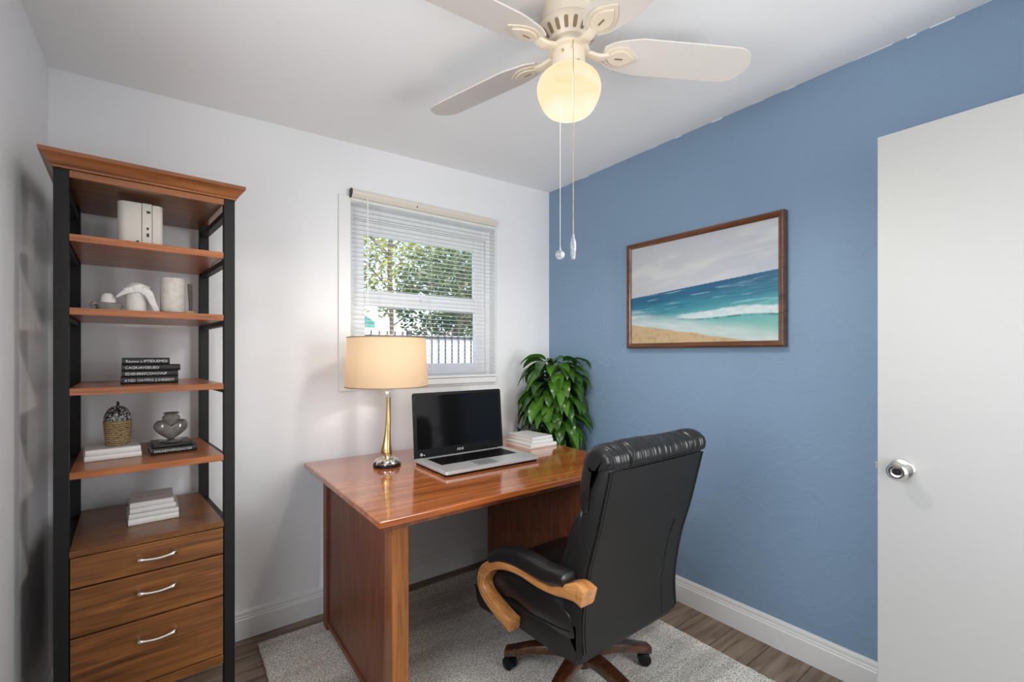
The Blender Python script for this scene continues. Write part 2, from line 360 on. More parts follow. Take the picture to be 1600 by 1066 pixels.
# horizontal blind
bl = thing('window_blind', 'white horizontal slat blind lowered over the window, slats open', 'blind', (-.94, -.02, 2.1))
def at(o, name, bm, mat, **k):
    r = obj(name, bm, mat, None, **k); r.data.transform(o.matrix_basis.inverted()); r.parent = o; return r
bm = B(); prism(bm, [(-.006, 2.112), (-.030, 2.112), (-.034, 2.120), (-.042, 2.128), (-.044, 2.138), (-.041, 2.149), (-.034, 2.153), (-.006, 2.153)], 'x', -1.392, -.478)
bl_m = Matrix.Translation((.94, .02, -2.1))
def bpart(name, bm, mat, **k):
    r = obj(name, bm, mat, None, **k); r.data.transform(bl_m); r.parent = bl; return r
bpart('head_rail', bm, M['beige_plastic'], smooth=True)
bm = B(); prism(bm, [(-.006, 2.110), (-.031, 2.110), (-.037, 2.118), (-.046, 2.127), (-.048, 2.139), (-.044, 2.152), (-.034, 2.156), (-.006, 2.156)], 'x', -1.3965, -1.392)
bpart('end_cap', bm, M['black_plastic'])
bm = B(); z = 2.092; nsl = 0
while z > 1.185:
    a = R_(4); c, s = math.cos(a), math.sin(a); hw = .0125
    pr = [(-.02 + u*c - v*s, z + u*s + v*c) for u, v in ((-hw, -.0004), (-hw/2, .0010), (0, .0015), (hw/2, .0010), (hw, -.0004), (hw, -.0010), (hw/2, .0004), (0, .0009), (-hw/2, .0004), (-hw, -.0010))]
    prism(bm, pr, 'x', -1.386, -.479); z -= .0237; nsl += 1
bpart('slats', bm, M['slat_v'], smooth=True)
bpart('bottom_rail', bxs(((-1.386, -.033, 1.158), (-.479, -.007, 1.172))), M['slat'], bevel=.003)
bm = B()
for x in (-1.24, -.94, -.60):
    for y in (-.0335, -.0065): tube(bm, [(x, y, 2.108), (x, y, 1.17)], .0007, 5)
bpart('ladder_cords', bm, M['beige_plastic'])
bm = B(); tube(bm, [(-1.318, -.058, 2.105), (-1.318, -.06, 1.95), (-1.318, -.06, 1.55)], .0035, 8)
bpart('tilt_wand', bm, M["slat"], smooth=True)
bm = B()
for x in (-1.03,): box(bm, (x-.003, -.0445, 2.124), (x+.003, -.036, 2.129))
bpart('cord_lock', bm, M['black_plastic'])

# unseen window behind the viewpoint (left wall), added to let side fill in
w2 = bpy.data.objects.new('added_window', None); COL.objects.link(w2); w2.location = (XL-.06, (LY0+LY1)/2, LZ0); struct(w2)
bm = B(); X0, X1 = XL-.09, XL-.04
for a, b in (((X0, LY0, LZ0), (X1, LY0+.05, LZ1)), ((X0, LY1-.05, LZ0), (X1, LY1, LZ1)), ((X0, LY0+.05, LZ0), (X1, LY1-.05, LZ0+.05)), ((X0, LY0+.05, LZ1-.05), (X1, LY1-.05, LZ1)), ((X0, LY0+.05, 1.5), (X1, LY1-.05, 1.55))): box(bm, a, b)
o = obj('window_frame', bm, M['vinyl']); o.data.transform(Matrix.Translation(-w2.location)); o.parent = w2
o = obj('window_pane', bxs(((X0+.02, LY0+.04, LZ0+.04), (X0+.024, LY1-.04, LZ1-.04))), M['glass']); o.data.transform(Matrix.Translation(-w2.location)); o.parent = w2

# open door beside the blue wall
dr = bpy.data.objects.new('door_1', None); COL.objects.link(dr); dr.location = (-.24, -2.69, 0); struct(dr)
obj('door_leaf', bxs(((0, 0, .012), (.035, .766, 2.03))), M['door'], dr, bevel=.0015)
def knob(side):
    bm = B(); prof = [(.033, 0), (.034, .004), (.031, .009), (.018, .012), (.012, .016), (.0115, .028), (.017, .034), (.026, .042), (.0285, .052), (.0275, .060), (.022, .066), (.020, .066), (.017, .060), (.008, .058), (.002, .058)]
    rings(bm, [[Vector((side*z, r*math.cos(2*math.pi*j/40), r*math.sin(2*math.pi*j/40))) for j in range(40)] for r, z in prof]); return bm
kn = obj('door_knob', knob(-1), M['chrome'], dr, smooth=True, loc=(0, .702, .922))
bm = B(); tube(bm, [(-.0585, 0, 0), (-.0625, 0, 0)], .0115, 20); kc = obj('knob_button', bm, M['black_plastic'], kn, bevel=.001)
obj('door_knob', knob(1), M['chrome'], dr, smooth=True, loc=(.035, .702, .922))
obj('latch_plate', bxs(((.006, .766, .89), (.029, .7675, .95)), ((.012, .7675, .91), (.023, .776, .93))), M['chrome'], dr, bevel=.001)
bm = B()
for z in (.25, 1.05, 1.82): box(bm, (.03, -.012, z-.045), (.04, .004, z+.045))
obj('hinges', bm, M['chrome'], dr)

# ------------------------------------------------------------------ rug
bm = B(); rx0, rx1, ry0, ry1 = -1.83, -.25, -2.3, -.108
random.seed(7); pts = []
def edge(a, b, n, amp):
    a = Vector(a); b = Vector(b); d = (b-a).normalized(); nn = Vector((d.y, -d.x))
    return [a + (b-a)*i/n + nn*random.uniform(-amp, amp) for i in range(n)]
pts = edge((rx0, ry0), (rx1, ry0), 60, .002) + edge((rx1, ry0), (rx1, ry1), 120, .0025) + edge((rx1, ry1), (rx0, ry1), 90, .0025) + edge((rx0, ry1), (rx0, ry0), 120, .0035)
prism(bm, [(p.x, p.y) for p in pts], 'z', .0005, .013)
rug = obj('area_rug', bm, M['rug'], bevel=.003); tag(rug, 'beige grey loop pile rug lying under the desk and chair', 'rug')

# ------------------------------------------------------------------ desk
RT = .013
dk = thing('desk', 'glossy reddish brown wooden desk with laptop and lamp on top', 'desk', (-.975, -.52, RT))
dM = Matrix.Translation((.975, .52, -RT))
def dpart(name, bm, mat, par=None, **k):
    r = obj(name, bm, mat, None, **k); r.data.transform(dM); r.parent = par or dk; return r
TX0, TX1, TY0, TY1 = -1.622, -.33, -1.012, -.03
dpart('desk_top', bxs(((TX0, TY0, .746), (TX1, TY1, .77))), M['top_wood'], bevel=.005, seg=3)
dpart('top_underlay', bxs(((TX0+.018, TY0+.018, .728), (TX1-.018, TY1-.018, .746))), M['side_wood'], bevel=.003)
dpart('side_panel', bxs(((-1.552, -.90, .055), (-1.512, -.2, .728))), M['side_wood'], bevel=.002)
dpart('leg', bxs(((-1.562, -.965, RT), (-1.5, -.90, .728))), M['post_wood'], bevel=.004)
dpart('leg', bxs(((-1.562, -.2, RT), (-1.5, -.14, .728))), M['side_wood'], bevel=.004)
dpart('bottom_rail', bxs(((-1.558, -.90, .03), (-1.505, -.2, .055))), M['side_wood'], bevel=.003)
dpart('pedestal', bxs(((-.640, -.93, .05), (-.40, -.17, .728))), M['side_wood'], bevel=.003)
dpart('plinth', bxs(((-.625, -.91, RT), (-.415, -.19, .05))), M['side_wood'])
dpart('pedestal_door', bxs(((-.632, -.948, .06), (-.408, -.93, .72))), M['side_wood'], bevel=.002)

# ------------------------------------------------------------------ laptop
lp = thing('laptop', 'open silver laptop with black screen and black keyboard on the desk', 'laptop', (-.945, -.532, .77))
LW, LD = .262, .160
def rr_prism(bm, w, d, r, z0, z1, n=5): prism(bm, rrect(w, d, r, n), 'z', z0, z1)
bm = B(); rr_prism(bm, LW-.006, LD-.006, .012, .001, .010); obj('bottom_case', bm, M['black_plastic'], lp, bevel=.002)
bm = B(); rr_prism(bm, LW, LD, .014, .010, .024); base = obj('palm_deck', bm, M['silver'], lp, bevel=.002)
obj('keyboard_well', bxs(((-.215, -.035, .024), (.215, .105, .0245))), M['black_plastic'], base)
bm = B()
for r in range(6):
    n = 19 if r < 5 else 13
    for c in range(n):
        x0 = -.213 + c*(.426/n); x1 = x0 + .426/n - .003
        y0 = -.033 + (5-r)*.0228 if False else .082 - r*.0228
        box(bm, (x0, y0, .0245), (x1, y0+.0195, .0265))
obj('keys', bm, M['black_plastic'], base)
obj('touchpad', bxs(((-.075, -.135, .024), (.035, -.05, .0244))), plain('touchpad', (.42, .42, .43, 1), .4, .5), base)
bm = B(); tube(bm, [(-.22, LD-.012, .024), (.22, LD-.012, .024)], .008, 14); obj('hinge', bm, M['black_plastic'], lp, smooth=True)
lid = bpy.data.objects.new('screen_lid', None)
ang = R_(5)
def lidm(): return Matrix.Translation((0, LD-.012, .026)) @ Matrix.Rotation(-ang, 4, 'X') 
lm = lidm()
bm = B(); prism(bm, [(x, z+.15) for x, z in rrect(.262, .162, .012, 4)], 'y', .0, .009)
ld = obj('screen_lid', bm, M['black_plastic'], lp, bevel=.0015); ld.data.transform(lm)
ds = obj('display', bxs(((-.244, -.0008, .038), (.244, .0004, .298))), M['display'], ld); ds.data.transform(lm)
o = obj('lid_back', bxs(((-.258, .009, -.005), (.258, .0105, .305))), M['silver'], ld); o.data.transform(lm)
RX90 = Matrix.Rotation(R_(90), 4, 'X')
text_obj('maker_mark', 'ASUS', .017, M['ink_white'], ld, lm @ Matrix.Translation((-.028, -.001, .017)) @ RX90)
bm = B()
def ring(bm, c, r, th, y):
    n = 20; a = [(c[0]+r*math.cos(2*math.pi*j/n), y, c[1]+r*math.sin(2*math.pi*j/n)) for j in range(n)]
    b = [(c[0]+(r-th)*math.cos(2*math.pi*j/n), y, c[1]+(r-th)*math.sin(2*math.pi*j/n)) for j in range(n)]
    vs = [bm.verts.new(v) for v in a+b]
    for j in range(n): bm.faces.new([vs[j], vs[(j+1) % n], vs[n+(j+1) % n], vs[n+j]])
ring(bm, (-.226, .014), .0065, .003, -.0012); ring(bm, (-.211, .010), .003, .0028, -.0012)
o = obj('corner_mark', bm, M['ink_white'], ld); o.data.transform(lm)

# ------------------------------------------------------------------ table lamp
la = thing('table_lamp', 'lit table lamp with cream drum shade and slender brass stem on the desk', 'lamp', (-1.323, -.332, .77))
bm = B(); lathe(bm, [(.060, .0), (.064, .004), (.064, .010), (.058, .014)]); obj('base_plate', bm, M['black_plastic'], la, smooth=True)
bm = B()
for k_ in range(9):
    a = 2*math.pi*k_/9; c, s = math.cos(a), math.sin(a)
    path = [(0.012, .030), (.03, .034), (.048, .030), (.060, .018)]
    rs = []
    for i, (r, z) in enumerate(path):
        w_ = (.010, .017, .018, .006)[i]
        rs.append([(r*c - u*s, r*s + u*c, z + v) for u, v in ((-w_, 0), (-w_*.6, .006), (0, .002), (w_*.6, .006), (w_, 0), (0, -.008))])
    rings(bm, rs)
lathe(bm, [(.055, .0142), (.056, .020), (.04, .026), (.02, .034), (.014, .046)], n=32)
obj('petal_base', bm, plain('mercury_glass', (.8, .79, .77, 1), .12, .9, bump=.2, bscale=60), la, smooth=True)
bm = B(); rs = []
H = [(.038, .008, .006), (.046, .016, .004), (.058, .0255, -.001), (.072, .0265, -.003), (.095, .022, -.002), (.125, .0180, .000), (.16, .0150, .002), (.21, .0125, .004), (.26, .0110, .0045), (.30, .0105, .005), (.325, .0115, .004)]
for i, (z, r, dx) in enumerate(H):
    tw = R_(60*(z-.044)/.28)
    rs.append([(dx*1.0 + r*(1+.05*math.cos(4*a))*math.cos(a+tw), dx*-.6 + r*(1+.05*math.cos(4*a))*math.sin(a+tw), z) for a in [2*math.pi*j/32 for j in range(32)]])
rings(bm, rs); obj('stem', bm, M['gold'], la, smooth=True)
bm = B(); lathe(bm, [(.012, .325), (.018, .332), (.013, .34), (.020, .35), (.034, .362), (.036, .368), (.014, .37)], n=32); obj('glass_collar', bm, M['crystal'], la, smooth=True)
bm = B(); lathe(bm, [(.013, .37), (.014, .42), (.011, .425)]); obj('socket', bm, M['gold'], la, smooth=True)
bm = B(); lathe(bm, [(.011, .425), (.016, .44), (.028, .47), (.030, .49), (.024, .51), (.010, .522), (.001, .524)]); obj('bulb', bm, M['bulb'], la, smooth=True)
rb, rtp, zb, zt = .190, .180, .377, .604
bm = B(); lathe(bm, [(rb, zb), (rtp, zt)], n=72, cap=False); sh = obj('lamp_shade', bm, M['shade'], la, smooth=True)
edge_m = plain('shade_edge_trim', srgb(150, 128, 100), .7)
for r, z in ((rb, zb), (rtp, zt)):
    bm = B(); rings(bm, [[(rr*math.cos(2*math.pi*j/72), rr*math.sin(2*math.pi*j/72), zz) for j in range(72)] for rr, zz in ((r+.0012, z-.002), (r+.0012, z+.0025), (r-.0015, z+.0025), (r-.0015, z-.002), (r+.0012, z-.002))], cap=False)
    obj('shade_trim', bm, edge_m, sh, smooth=True)
bm = B()
for k_ in range(3):
    a = 2*math.pi*k_/3 + .4; tube(bm, [(0, 0, .585), (rtp*math.cos(a)*.98, rtp*math.sin(a)*.98, .598)], .0015, 6)
tube(bm, [(.0, .0, .585), (.0, 0, .63)], .003, 8)
tube(bm, [(.03, 0, .40), (.032, 0, .50), (.022, 0, .57), (0, 0, .585)], .0015, 6); tube(bm, [(-.03, 0, .40), (-.032, 0, .50), (-.022, 0, .57), (0, 0, .585)], .0015, 6); tube(bm, [(-.03, 0, .40), (.03, 0, .40)], .0015, 6)
obj('harp', bm, M['gold'], la, smooth=True)
l = add_light('lamp_bulb_light', 'POINT', (0, 0, .44), (0, 0, 0), .62, (1, .82, .64), shadow_soft_size=.02); l.parent = la; l.location = (0.0, 0.0, .545)

# ------------------------------------------------------------------ ceiling fan
FX, FY = -1.122, -1.345
fn = thing('ceiling_fan', 'off white ceiling fan with lit globe light hanging from the ceiling', 'fan', (FX, FY, cz(FX, FY)))
zc = cz(FX, FY); fM = Matrix.Translation((0, 0, -zc))
def fpart(name, bm, mat, par=None, rz=0, **k):
    r = obj(name, bm, mat, None, **k); r.data.transform(fM @ Matrix.Rotation(rz, 4, 'Z')); r.parent = par or fn; return r
bm = B(); lathe(bm, [(.085, zc), (.085, 2.352), (.095, 2.345), (.098, 2.336), (.092, 2.332), (.084, 2.322), (.066, 2.300), (.064, 2.294), (.058, 2.292)], n=64)
hs = fpart('motor_housing', bm, M['fan'], smooth=True)
bm = B()
for k_ in range(18):
    a = 2*math.pi*k_/18; ca, sa = math.cos(a), math.sin(a); rs = []
    for z, r, w_ in ((2.327, .0885, .0045), (2.3225, .0848, .0062), (2.306, .0718, .0058), (2.303, .0692, .004)):
        rs.append([((r+d)*ca - u*sa, (r+d)*sa + u*ca, z + (.0 if d > 0 else 0)) for u, d in ((-w_, .0008), (w_, .0008), (w_, -.003), (-w_, -.003))])
    rings(bm, rs)
fpart('vents', bm, M['dark_slot'], hs)
bm = B(); lathe(bm, [(.050, 2.293), (.050, 2.276), (.066, 2.274), (.066, 2.266), (.052, 2.264)], n=48); fpart('rotor_flange', bm, M['fan'], smooth=True)
bm = B(); lathe(bm, [(.052, 2.264), (.053, 2.215), (.058, 2.212), (.058, 2.206), (.045, 2.205)], n=48); sw = fpart('switch_housing', bm, M['fan'], smooth=True)
ca_ = math.atan2(-2.4-FY, -2.154-FX)
for da in (-.35, .55):
    d = Vector((math.cos(ca_+da), math.sin(ca_+da), 0)); bm = B(); p = d*.0515 + Vector((0, 0, 2.213 if da > 0 else 2.245)); tube(bm, [p, p+d*.006], .004, 10)
    fpart('screw', bm, M['gold'], sw)
bm = B(); G = [(.044, 2.212), (.058, 2.207), (.078, 2.196), (.095, 2.178), (.1025, 2.155), (.100, 2.132), (.092, 2.110), (.083, 2.092), (.070, 2.078), (.048, 2.068), (.022, 2.064), (.001, 2.063)]
lathe(bm, [(p[0], p[1]) for p in smooth_path([(r, z, 0) for r, z in G], 3)], n=64, cap=False)
gb = fpart('globe', bm, M['globe'], smooth=True)
# blades and irons
def blade_bm():
    bm = B(); rs = []; r0, r1 = .112, .622
    N = 26
    for i in range(N+1):
        t = i/N; r = r0 + (r1-r0)*t
        w_ = .040 + .030*min(1, (t/.22))**.8
        if t < .06: w_ *= math.sqrt(max(.05, t/.06))*.35+.65
        if t > .86: w_ *= math.sqrt(max(.0, 1-((t-.86)/.141)**2))
        w_ = max(w_, .004)
        rs.append([(r, -w_, -.0028), (r, w_, -.0028), (r, w_, .0028), (r, -w_, .0028)])
    rings(bm, rs); bmesh.ops.rotate(bm, verts=bm.verts[:], cent=(0, 0, 0), matrix=Matrix.Rotation(R_(-12), 3, 'X'))
    return bm
def iron_bm(z0):
    bm = B()
    # arm
    pth = smooth_path([(.050, 0, 2.270-2.27), (.075, 0, -.006), (.095, 0, -.012), (.115, 0, -.010), (.130, 0, -.006)], 4)
    wd = [.013 + .004*math.sin(i/len(pth)*3.1) for i in range(len(pth))]
    rs = []
    for i, p in enumerate(pth):
        rs.append([(p[0], p[1]+u, p[2]+v) for u, v in rrect(wd[i], .006, .004, 3)])
    rings(bm, rs)
    return bm
def leafplate(scale, z0, z1, cx=.172, L=.062, W=.040):
    bm = B(); pts = []
    n = 28
    for j in range(n):
        a = 2*math.pi*j/n; c, s = math.cos(a), math.sin(a)
        x = L*c; y = W*s*(1-.28*c if c > 0 else 1-.25*abs(c)**3)
        if c > .2: y *= (1-((c-.2)/.8)**2*.55)
        pts.append((cx + x*scale, y*scale))
    prism(bm, pts, 'z', z0, z1); bmesh.ops.rotate(bm, verts=bm.verts[:], cent=(0, 0, 0), matrix=Matrix.Rotation(R_(-12), 3, 'X')); return bm
protos = None
FANG = [105, 176, 261, 330]
Z = Matrix.Translation((0, 0, 2.272))
def mk(name, bm, mat, a, par=None, **k):
    r = obj(name, bm, mat, None, **k); r.data.transform(fM @ Matrix.Rotation(R_(a), 4, 'Z') @ Z); r.parent = par or fn; return r
for a in FANG:
    mk('fan_blade', blade_bm(), M['blade'], a, bevel=.0015)
    ir = mk('blade_iron', iron_bm(0), M['fan'], a, smooth=True)
    mk('iron_plate', leafplate(1.0, -.0075, -.003), M['fan'], a, ir, bevel=.0015)
    mk('iron_boss', leafplate(.74, -.013, -.007), M['fan'], a, ir, bevel=.003)
    bm = B(); box(bm, (.152, -.0025, -.0142), (.178, .0025, -.0125)); bmesh.ops.rotate(bm, verts=bm.verts[:], cent=(0, 0, 0), matrix=Matrix.Rotation(R_(-12), 3, 'X'))
    mk('iron_slot', bm, M['dark_slot'], a, ir)
# pull chains
vd = Vector((-2.154-FX, -2.4-FY, 0)).normalized(); sd = Vector((-vd.y, vd.x, 0))
def chain(name, base, ztop, zbot, mat, bead=True):
    bm = B(); z = ztop
    tube(bm, [(base.x, base.y, ztop), (base.x, base.y, zbot)], .0008 if bead else .0009, 6)
    if bead:
        while z > zbot:
            bmesh.ops.create_icosphere(bm, subdivisions=1, radius=.0017, matrix=Matrix.Translation((base.x, base.y, z))); z -= .0048
    return fpart(name, bm, mat, sw)
p1 = vd*.108 + sd*.0115; p2 = vd*-.020 + sd*-.0262
p1 = vd*.106 - sd*-.0 + Vector((.796, -.6053, 0))*.0135; p2 = Vector((.796, -.6053, 0))*-.027 + vd*.04
bm = B(); st = vd*.052 + Vector((.796, -.6053, 0))*.008; tube(bm, [(st.x, st.y, 2.25), (p1.x*.8, p1.y*.8, 2.247), (p1.x, p1.y, 2.238)], .001, 6); fpart('chain_arm', bm, M['gold'], sw)
c1 = chain('pull_chain', p1, 2.238, 1.655, M['gold'])
c2 = chain('pull_chain', p2, 2.07, 1.63, M['beige_plastic'], False)
bm = B(); lathe(bm, [(.002, 1.657), (.004, 1.652), (.0035, 1.646), (.0065, 1.641), (.0085, 1.630), (.0085, 1.595), (.006, 1.583), (.001, 1.580)], (p1.x, p1.y), 20); fpart('pull_pendant', bm, M['crystal'], c1, smooth=True)
bm = B(); lathe(bm, [(.002, 1.632), (.003, 1.626)] + [(.0145*math.sin(a), 1.609+.0145*math.cos(a)) for a in [.2 + 2.9*i/12 for i in range(13)]], (p2.x, p2.y), 24); fpart('pull_pendant', bm, M['crystal'], c2, smooth=True)
l = add_light('fan_bulb_light', 'SPOT', (0, 0, 0), (0, 0, 0), 120, (1, .94, .86), shadow_soft_size=0.08, spot_size=R_(172), spot_blend=.5); l.parent = fn; l.location = (0, 0, 2.14-zc)

# ------------------------------------------------------------------ picture
pf = thing('framed_picture', 'beach and blue sea picture in brown wooden frame on the blue wall', 'picture', (-.001, -1.13, 1.627))
PY0, PY1, PZ0, PZ1 = -1.552, -.708, 1.331, 1.924
pM = Matrix.Translation((.001, 1.13, -1.627))
def ppart(name, bm, mat, **k):
    r = obj(name, bm, mat, None, **k); r.data.transform(pM); r.parent = pf; return r
def mitre(bm, y0, y1, z0, z1, w, prof):
    rs = []
    for t, x in prof:
        rs.append([(x, y0+t*w, z0+t*w), (x, y1-t*w, z0+t*w), (x, y1-t*w, z1-t*w), (x, y0+t*w, z1-t*w)])
    n = len(rs)
    V_ = [[bm.verts.new(v) for v in r] for r in rs]
    for i in range(n):
        for j in range(4): bm.faces.new([V_[i][j], V_[i][(j+1) % 4], V_[(i+1) % n][(j+1) % 4], V_[(i+1) % n][j]])
bm = B(); mitre(bm, PY0, PY1, PZ0, PZ1, .027, [(0, -.001), (0, -.036), (.25, -.040), (.7, -.036), (1, -.030), (1, -.001)]); ppart('frame', bm, M['frame_wood'], bevel=.0012)
ppart('backing', bxs(((-.02, PY0+.02, PZ0+.02), (-.002, PY1-.02, PZ1-.02))), M['black_plastic'])
NX, NZ = 420, 290
uu, vv = np.meshgrid(np.linspace(0, 1, NX), np.linspace(0, 1, NZ))
rng = np.random.RandomState(5)
def vnoise(x, y, seed):
    r = np.random.RandomState(seed).rand(256, 256); xi = np.floor(x).astype(int); yi = np.floor(y).astype(int); fx = x-xi; fy = y-yi
    fx = fx*fx*(3-2*fx); fy = fy*fy*(3-2*fy); g = lambda a, b: r[a % 256, b % 256]
    return (g(xi, yi)*(1-fx) + g(xi+1, yi)*fx)*(1-fy) + (g(xi, yi+1)*(1-fx) + g(xi+1, yi+1)*fx)*fy
def fb(x, y, seed, o=4):
    s = 0; a = .5
    for i in range(o): s = s + a*vnoise(x*2**i, y*2**i, seed+i); a *= .5
    return s/(1-.5**o)
def lin(c): c = np.array(c)/255.; return np.where(c <= .04045, c/12.92, ((c+.055)/1.055)**2.4)
def mixc(A, c, m): return A*(1-m[..., None]) + (c if getattr(c, 'ndim', 1) == 3 else np.array(c))*m[..., None]
def sst(a, b, x): t = np.clip((x-a)/(b-a), 0, 1); return t*t*(3-2*t)
u, v = uu, vv; hor = .478 + .104*u
d = hor - v                                   # depth below the horizon line
img = np.zeros((NZ, NX, 3)) + lin((178, 181, 188))
cl = fb(u*3 + v*1.2, (v-u*.18)*11, 11); img = mixc(img, lin((198, 199, 200)), sst(.42, .68, cl)*.7); img = mixc(img, lin((162, 172, 188)), sst(.5, .72, fb(u*2.2, (v-u*.2)*7, 31))*sst(.3, 1, u)*.6)
sea = np.zeros_like(img) + lin((26, 88, 122))
sea = mixc(sea, lin((44, 122, 142)), sst(.05, .17, d)); sea = mixc(sea, lin((92, 162, 164)), sst(.16, .30, d)); sea = mixc(sea, lin((122, 178, 170)), sst(.3, .48, d))
st_ = fb(u*5, (d)*60, 21); sea = mixc(sea, lin((20, 74, 112)), sst(.5, .75, st_)*(1-sst(.12, .25, d))*.7); sea = mixc(sea, lin((150, 200, 208)), sst(.6, .8, fb(u*6, d*50, 41))*.5*(1-sst(.2, .3, d)))
img = np.where((d > 0)[..., None], sea, img)
# breaking wave
wl = .235 + .0*u + .012*np.sin(u*9) - .035*(u-.35)                       # v-position of the wave base
top = wl + .035 + .035*sst(.35, .6, u) + .03*fb(u*14, u*0, 3)
foam = sst(0, .012, v-wl)*sst(0, .02, top-v)*sst(.34, .46, u+.03*fb(v*30, u*9, 8)); img = mixc(img, lin((214, 220, 222)), foam*(.45+.55*fb(u*24, v*40, 9)))
img = mixc(img, lin((50, 100, 108)), sst(-.014, -.004, v-wl)*sst(.008, 0, v-wl)*sst(.36, .42, u)*sst(.3, .5, fb(u*30, v*3, 14))*.8)
img = mixc(img, lin((176, 214, 218)), sst(.45, .7, fb(u*7, (v+u*.05)*36, 17))*sst(.07, .0, abs(v-.30+.03*u))*sst(.3, 0, u)*.9)
# wash and sand
sl = .19 - .27*u + .0*u                                             # sand line
s2 = .215 - .24*u + .02*(fb(u*8, u*0+2, 51)-.5)
wash = sst(0, .01, v-s2+.03)*sst(.15, .02, v-s2-.02*(fb(u*10, v*10, 19))); img = mixc(img, lin((208, 210, 210)), wash*(.4+.6*fb(u*9, (v+.25*u)*40, 23)))
sand = sst(.006, -.006, v-(s2-.012)+.012*(fb(u*22, v*22, 61)-.5)); sc_ = np.zeros_like(img)+lin((188, 164, 126)); sc_ = mixc(sc_, lin((168, 140, 100)), sst(.5, .75, fb(u*40, v*36, 71))*.6)
img = img*(1-sand[..., None]) + sc_*sand[..., None]
me = bpy.data.meshes.new('print')
ys = (PY1-.026) - u*((PY1-.026)-(PY0+.026)); zs = (PZ0+.026) + v*((PZ1-.026)-(PZ0+.026))
co = np.stack([np.full_like(ys, -.024), ys, zs], -1).reshape(-1, 3) + np.array([.001, 1.13, -1.627])
idx = np.arange(NX*NZ).reshape(NZ, NX); f = np.stack([idx[:-1, :-1], idx[1:, :-1], idx[1:, 1:], idx[:-1, 1:]], -1).reshape(-1, 4)
me.from_pydata(co.tolist(), [], f.tolist())
ca = me.color_attributes.new('ink', 'FLOAT_COLOR', 'POINT'); ca.data.foreach_set('color', np.concatenate([img.reshape(-1, 3), np.ones((NX*NZ, 1))], 1).astype(np.float32).ravel())
me.materials.append(M['print']); o = bpy.data.objects.new('print', me); COL.objects.link(o); o.parent = pf

# ------------------------------------------------------------------ bookshelf
TH = R_(3); SO = Vector((-2.417, -.533, 0)); DP = .475
bs = thing('bookshelf', 'tall black and brown wood bookshelf with three drawers in the left corner', 'bookshelf', SO, TH)
def wmat(): return Matrix.Translation(SO) @ Matrix.Rotation(TH, 4, 'Z')
def W(u, v, z): return wmat() @ Vector((u, v, z))
def spart(name, bm, mat, par=None, **k): return obj(name, bm, mat, par or bs, **k)
BI = .027                                        # the right side draws in towards the back
def inr(v): return .459 - BI*v/DP
for (u0, u1, v0, v1) in ((0, .033, 0, .036), (.426, .459, 0, .036), (0, .033, DP-.034, DP), (.398, .432, DP-.034, DP)):
    spart('post', bxs(((u0, v0, 0.001), (u1, v1, 1.846))), M['black_metal'], bevel=.002)
def shelfbm(z0, z1, v0=.004, v1=DP-.004, ins=.0):
    bm = B(); prism(bm, [(.0335, v0), (.4255, v0), (.4255, .037), (inr(.037)-.0335, .037), (inr(v1)-.0335, v1), (.0335, v1)], 'z', z0, z1); return bm
for zt_ in (1.657, 1.437, 1.195, .943):
    s_ = spart('shelf', shelfbm(zt_-.021, zt_), M['board_wood'], bevel=.0015)
for zt_ in (1.828, 1.657, 1.437, 1.195, .943, .709):
    zz = zt_-.024; bm = B(); box(bm, (.004, .036, zz-.012), (.028, DP-.034, zz+.008)); spart('side_rail', bm, M['black_metal'])
    bm = B(); prism(bm, [(.452, .036), (.430, .036), (.405, DP-.034), (.427, DP-.034)], 'z', zz-.012, zz+.008)
    spart('side_rail', bm, M['black_metal'])
spart('top_panel', shelfbm(1.828, 1.845, .012), M['shelf_wood'])
spart('top_rail', bxs(((.0335, .002, 1.824), (.4255, .014, 1.845))), M['crown_wood'], bevel=.001)
bm = B(); rs = []
for off, z in ((-.0, 1.846), (.004, 1.846), (.004, 1.852), (.009, 1.856), (.014, 1.866), (.024, 1.878), (.029, 1.881), (.030, 1.893), (.0, 1.894)):
    o_ = off; rs.append([(-o_, -o_, z), (.459+o_, -o_, z), (.433+o_, DP, z), (-o_, DP, z)])
rings(bm, rs); spart('crown_molding', bm, M['crown_wood'], bevel=.0008)
# drawer cabinet
bm = B(); prism(bm, [(.0335, .022), (.4255, .022), (.398, DP-.004), (.0335, DP-.004)], 'z', .208, .690); spart('cabinet_body', bm, plain('cabinet_inside', srgb(34, 18, 10), .6))
spart('cabinet_top', shelfbm(.690, .709, .0), M['shelf_wood'], bevel=.0015)
def handle_bm(w_=.047):
    bm = B(); pth = smooth_path([(-w_, .0, .0), (-w_, -.014, .0), (-w_*.8, -.0225, -.001), (-w_*.4, -.026, -.003), (0, -.027, -.004), (w_*.4, -.026, -.003), (w_*.8, -.0225, -.001), (w_, -.014, 0), (w_, 0, 0)], 4)
    n = len(pth); tube(bm, pth, [.0048 + .0026*math.exp(-((min(i, n-1-i)-6)/3)**2) for i in range(n)], 10)
    return bm
for z0, z1, hz in ((.597, .687, .645), (.450, .592, .538), (.243, .445, .386)):
    dw = spart('drawer', bxs(((.0355, .001, z0), (.4235, .022, z1))), M['shelf_wood'], bevel=.0015)
    obj('handle', handle_bm(), M['chrome'], dw, smooth=True, loc=(.240, .001, hz))
spart('kick_board', bxs(((.0345, .004, .208), (.4245, .02, .239))), M['shelf_wood'], bevel=.001)

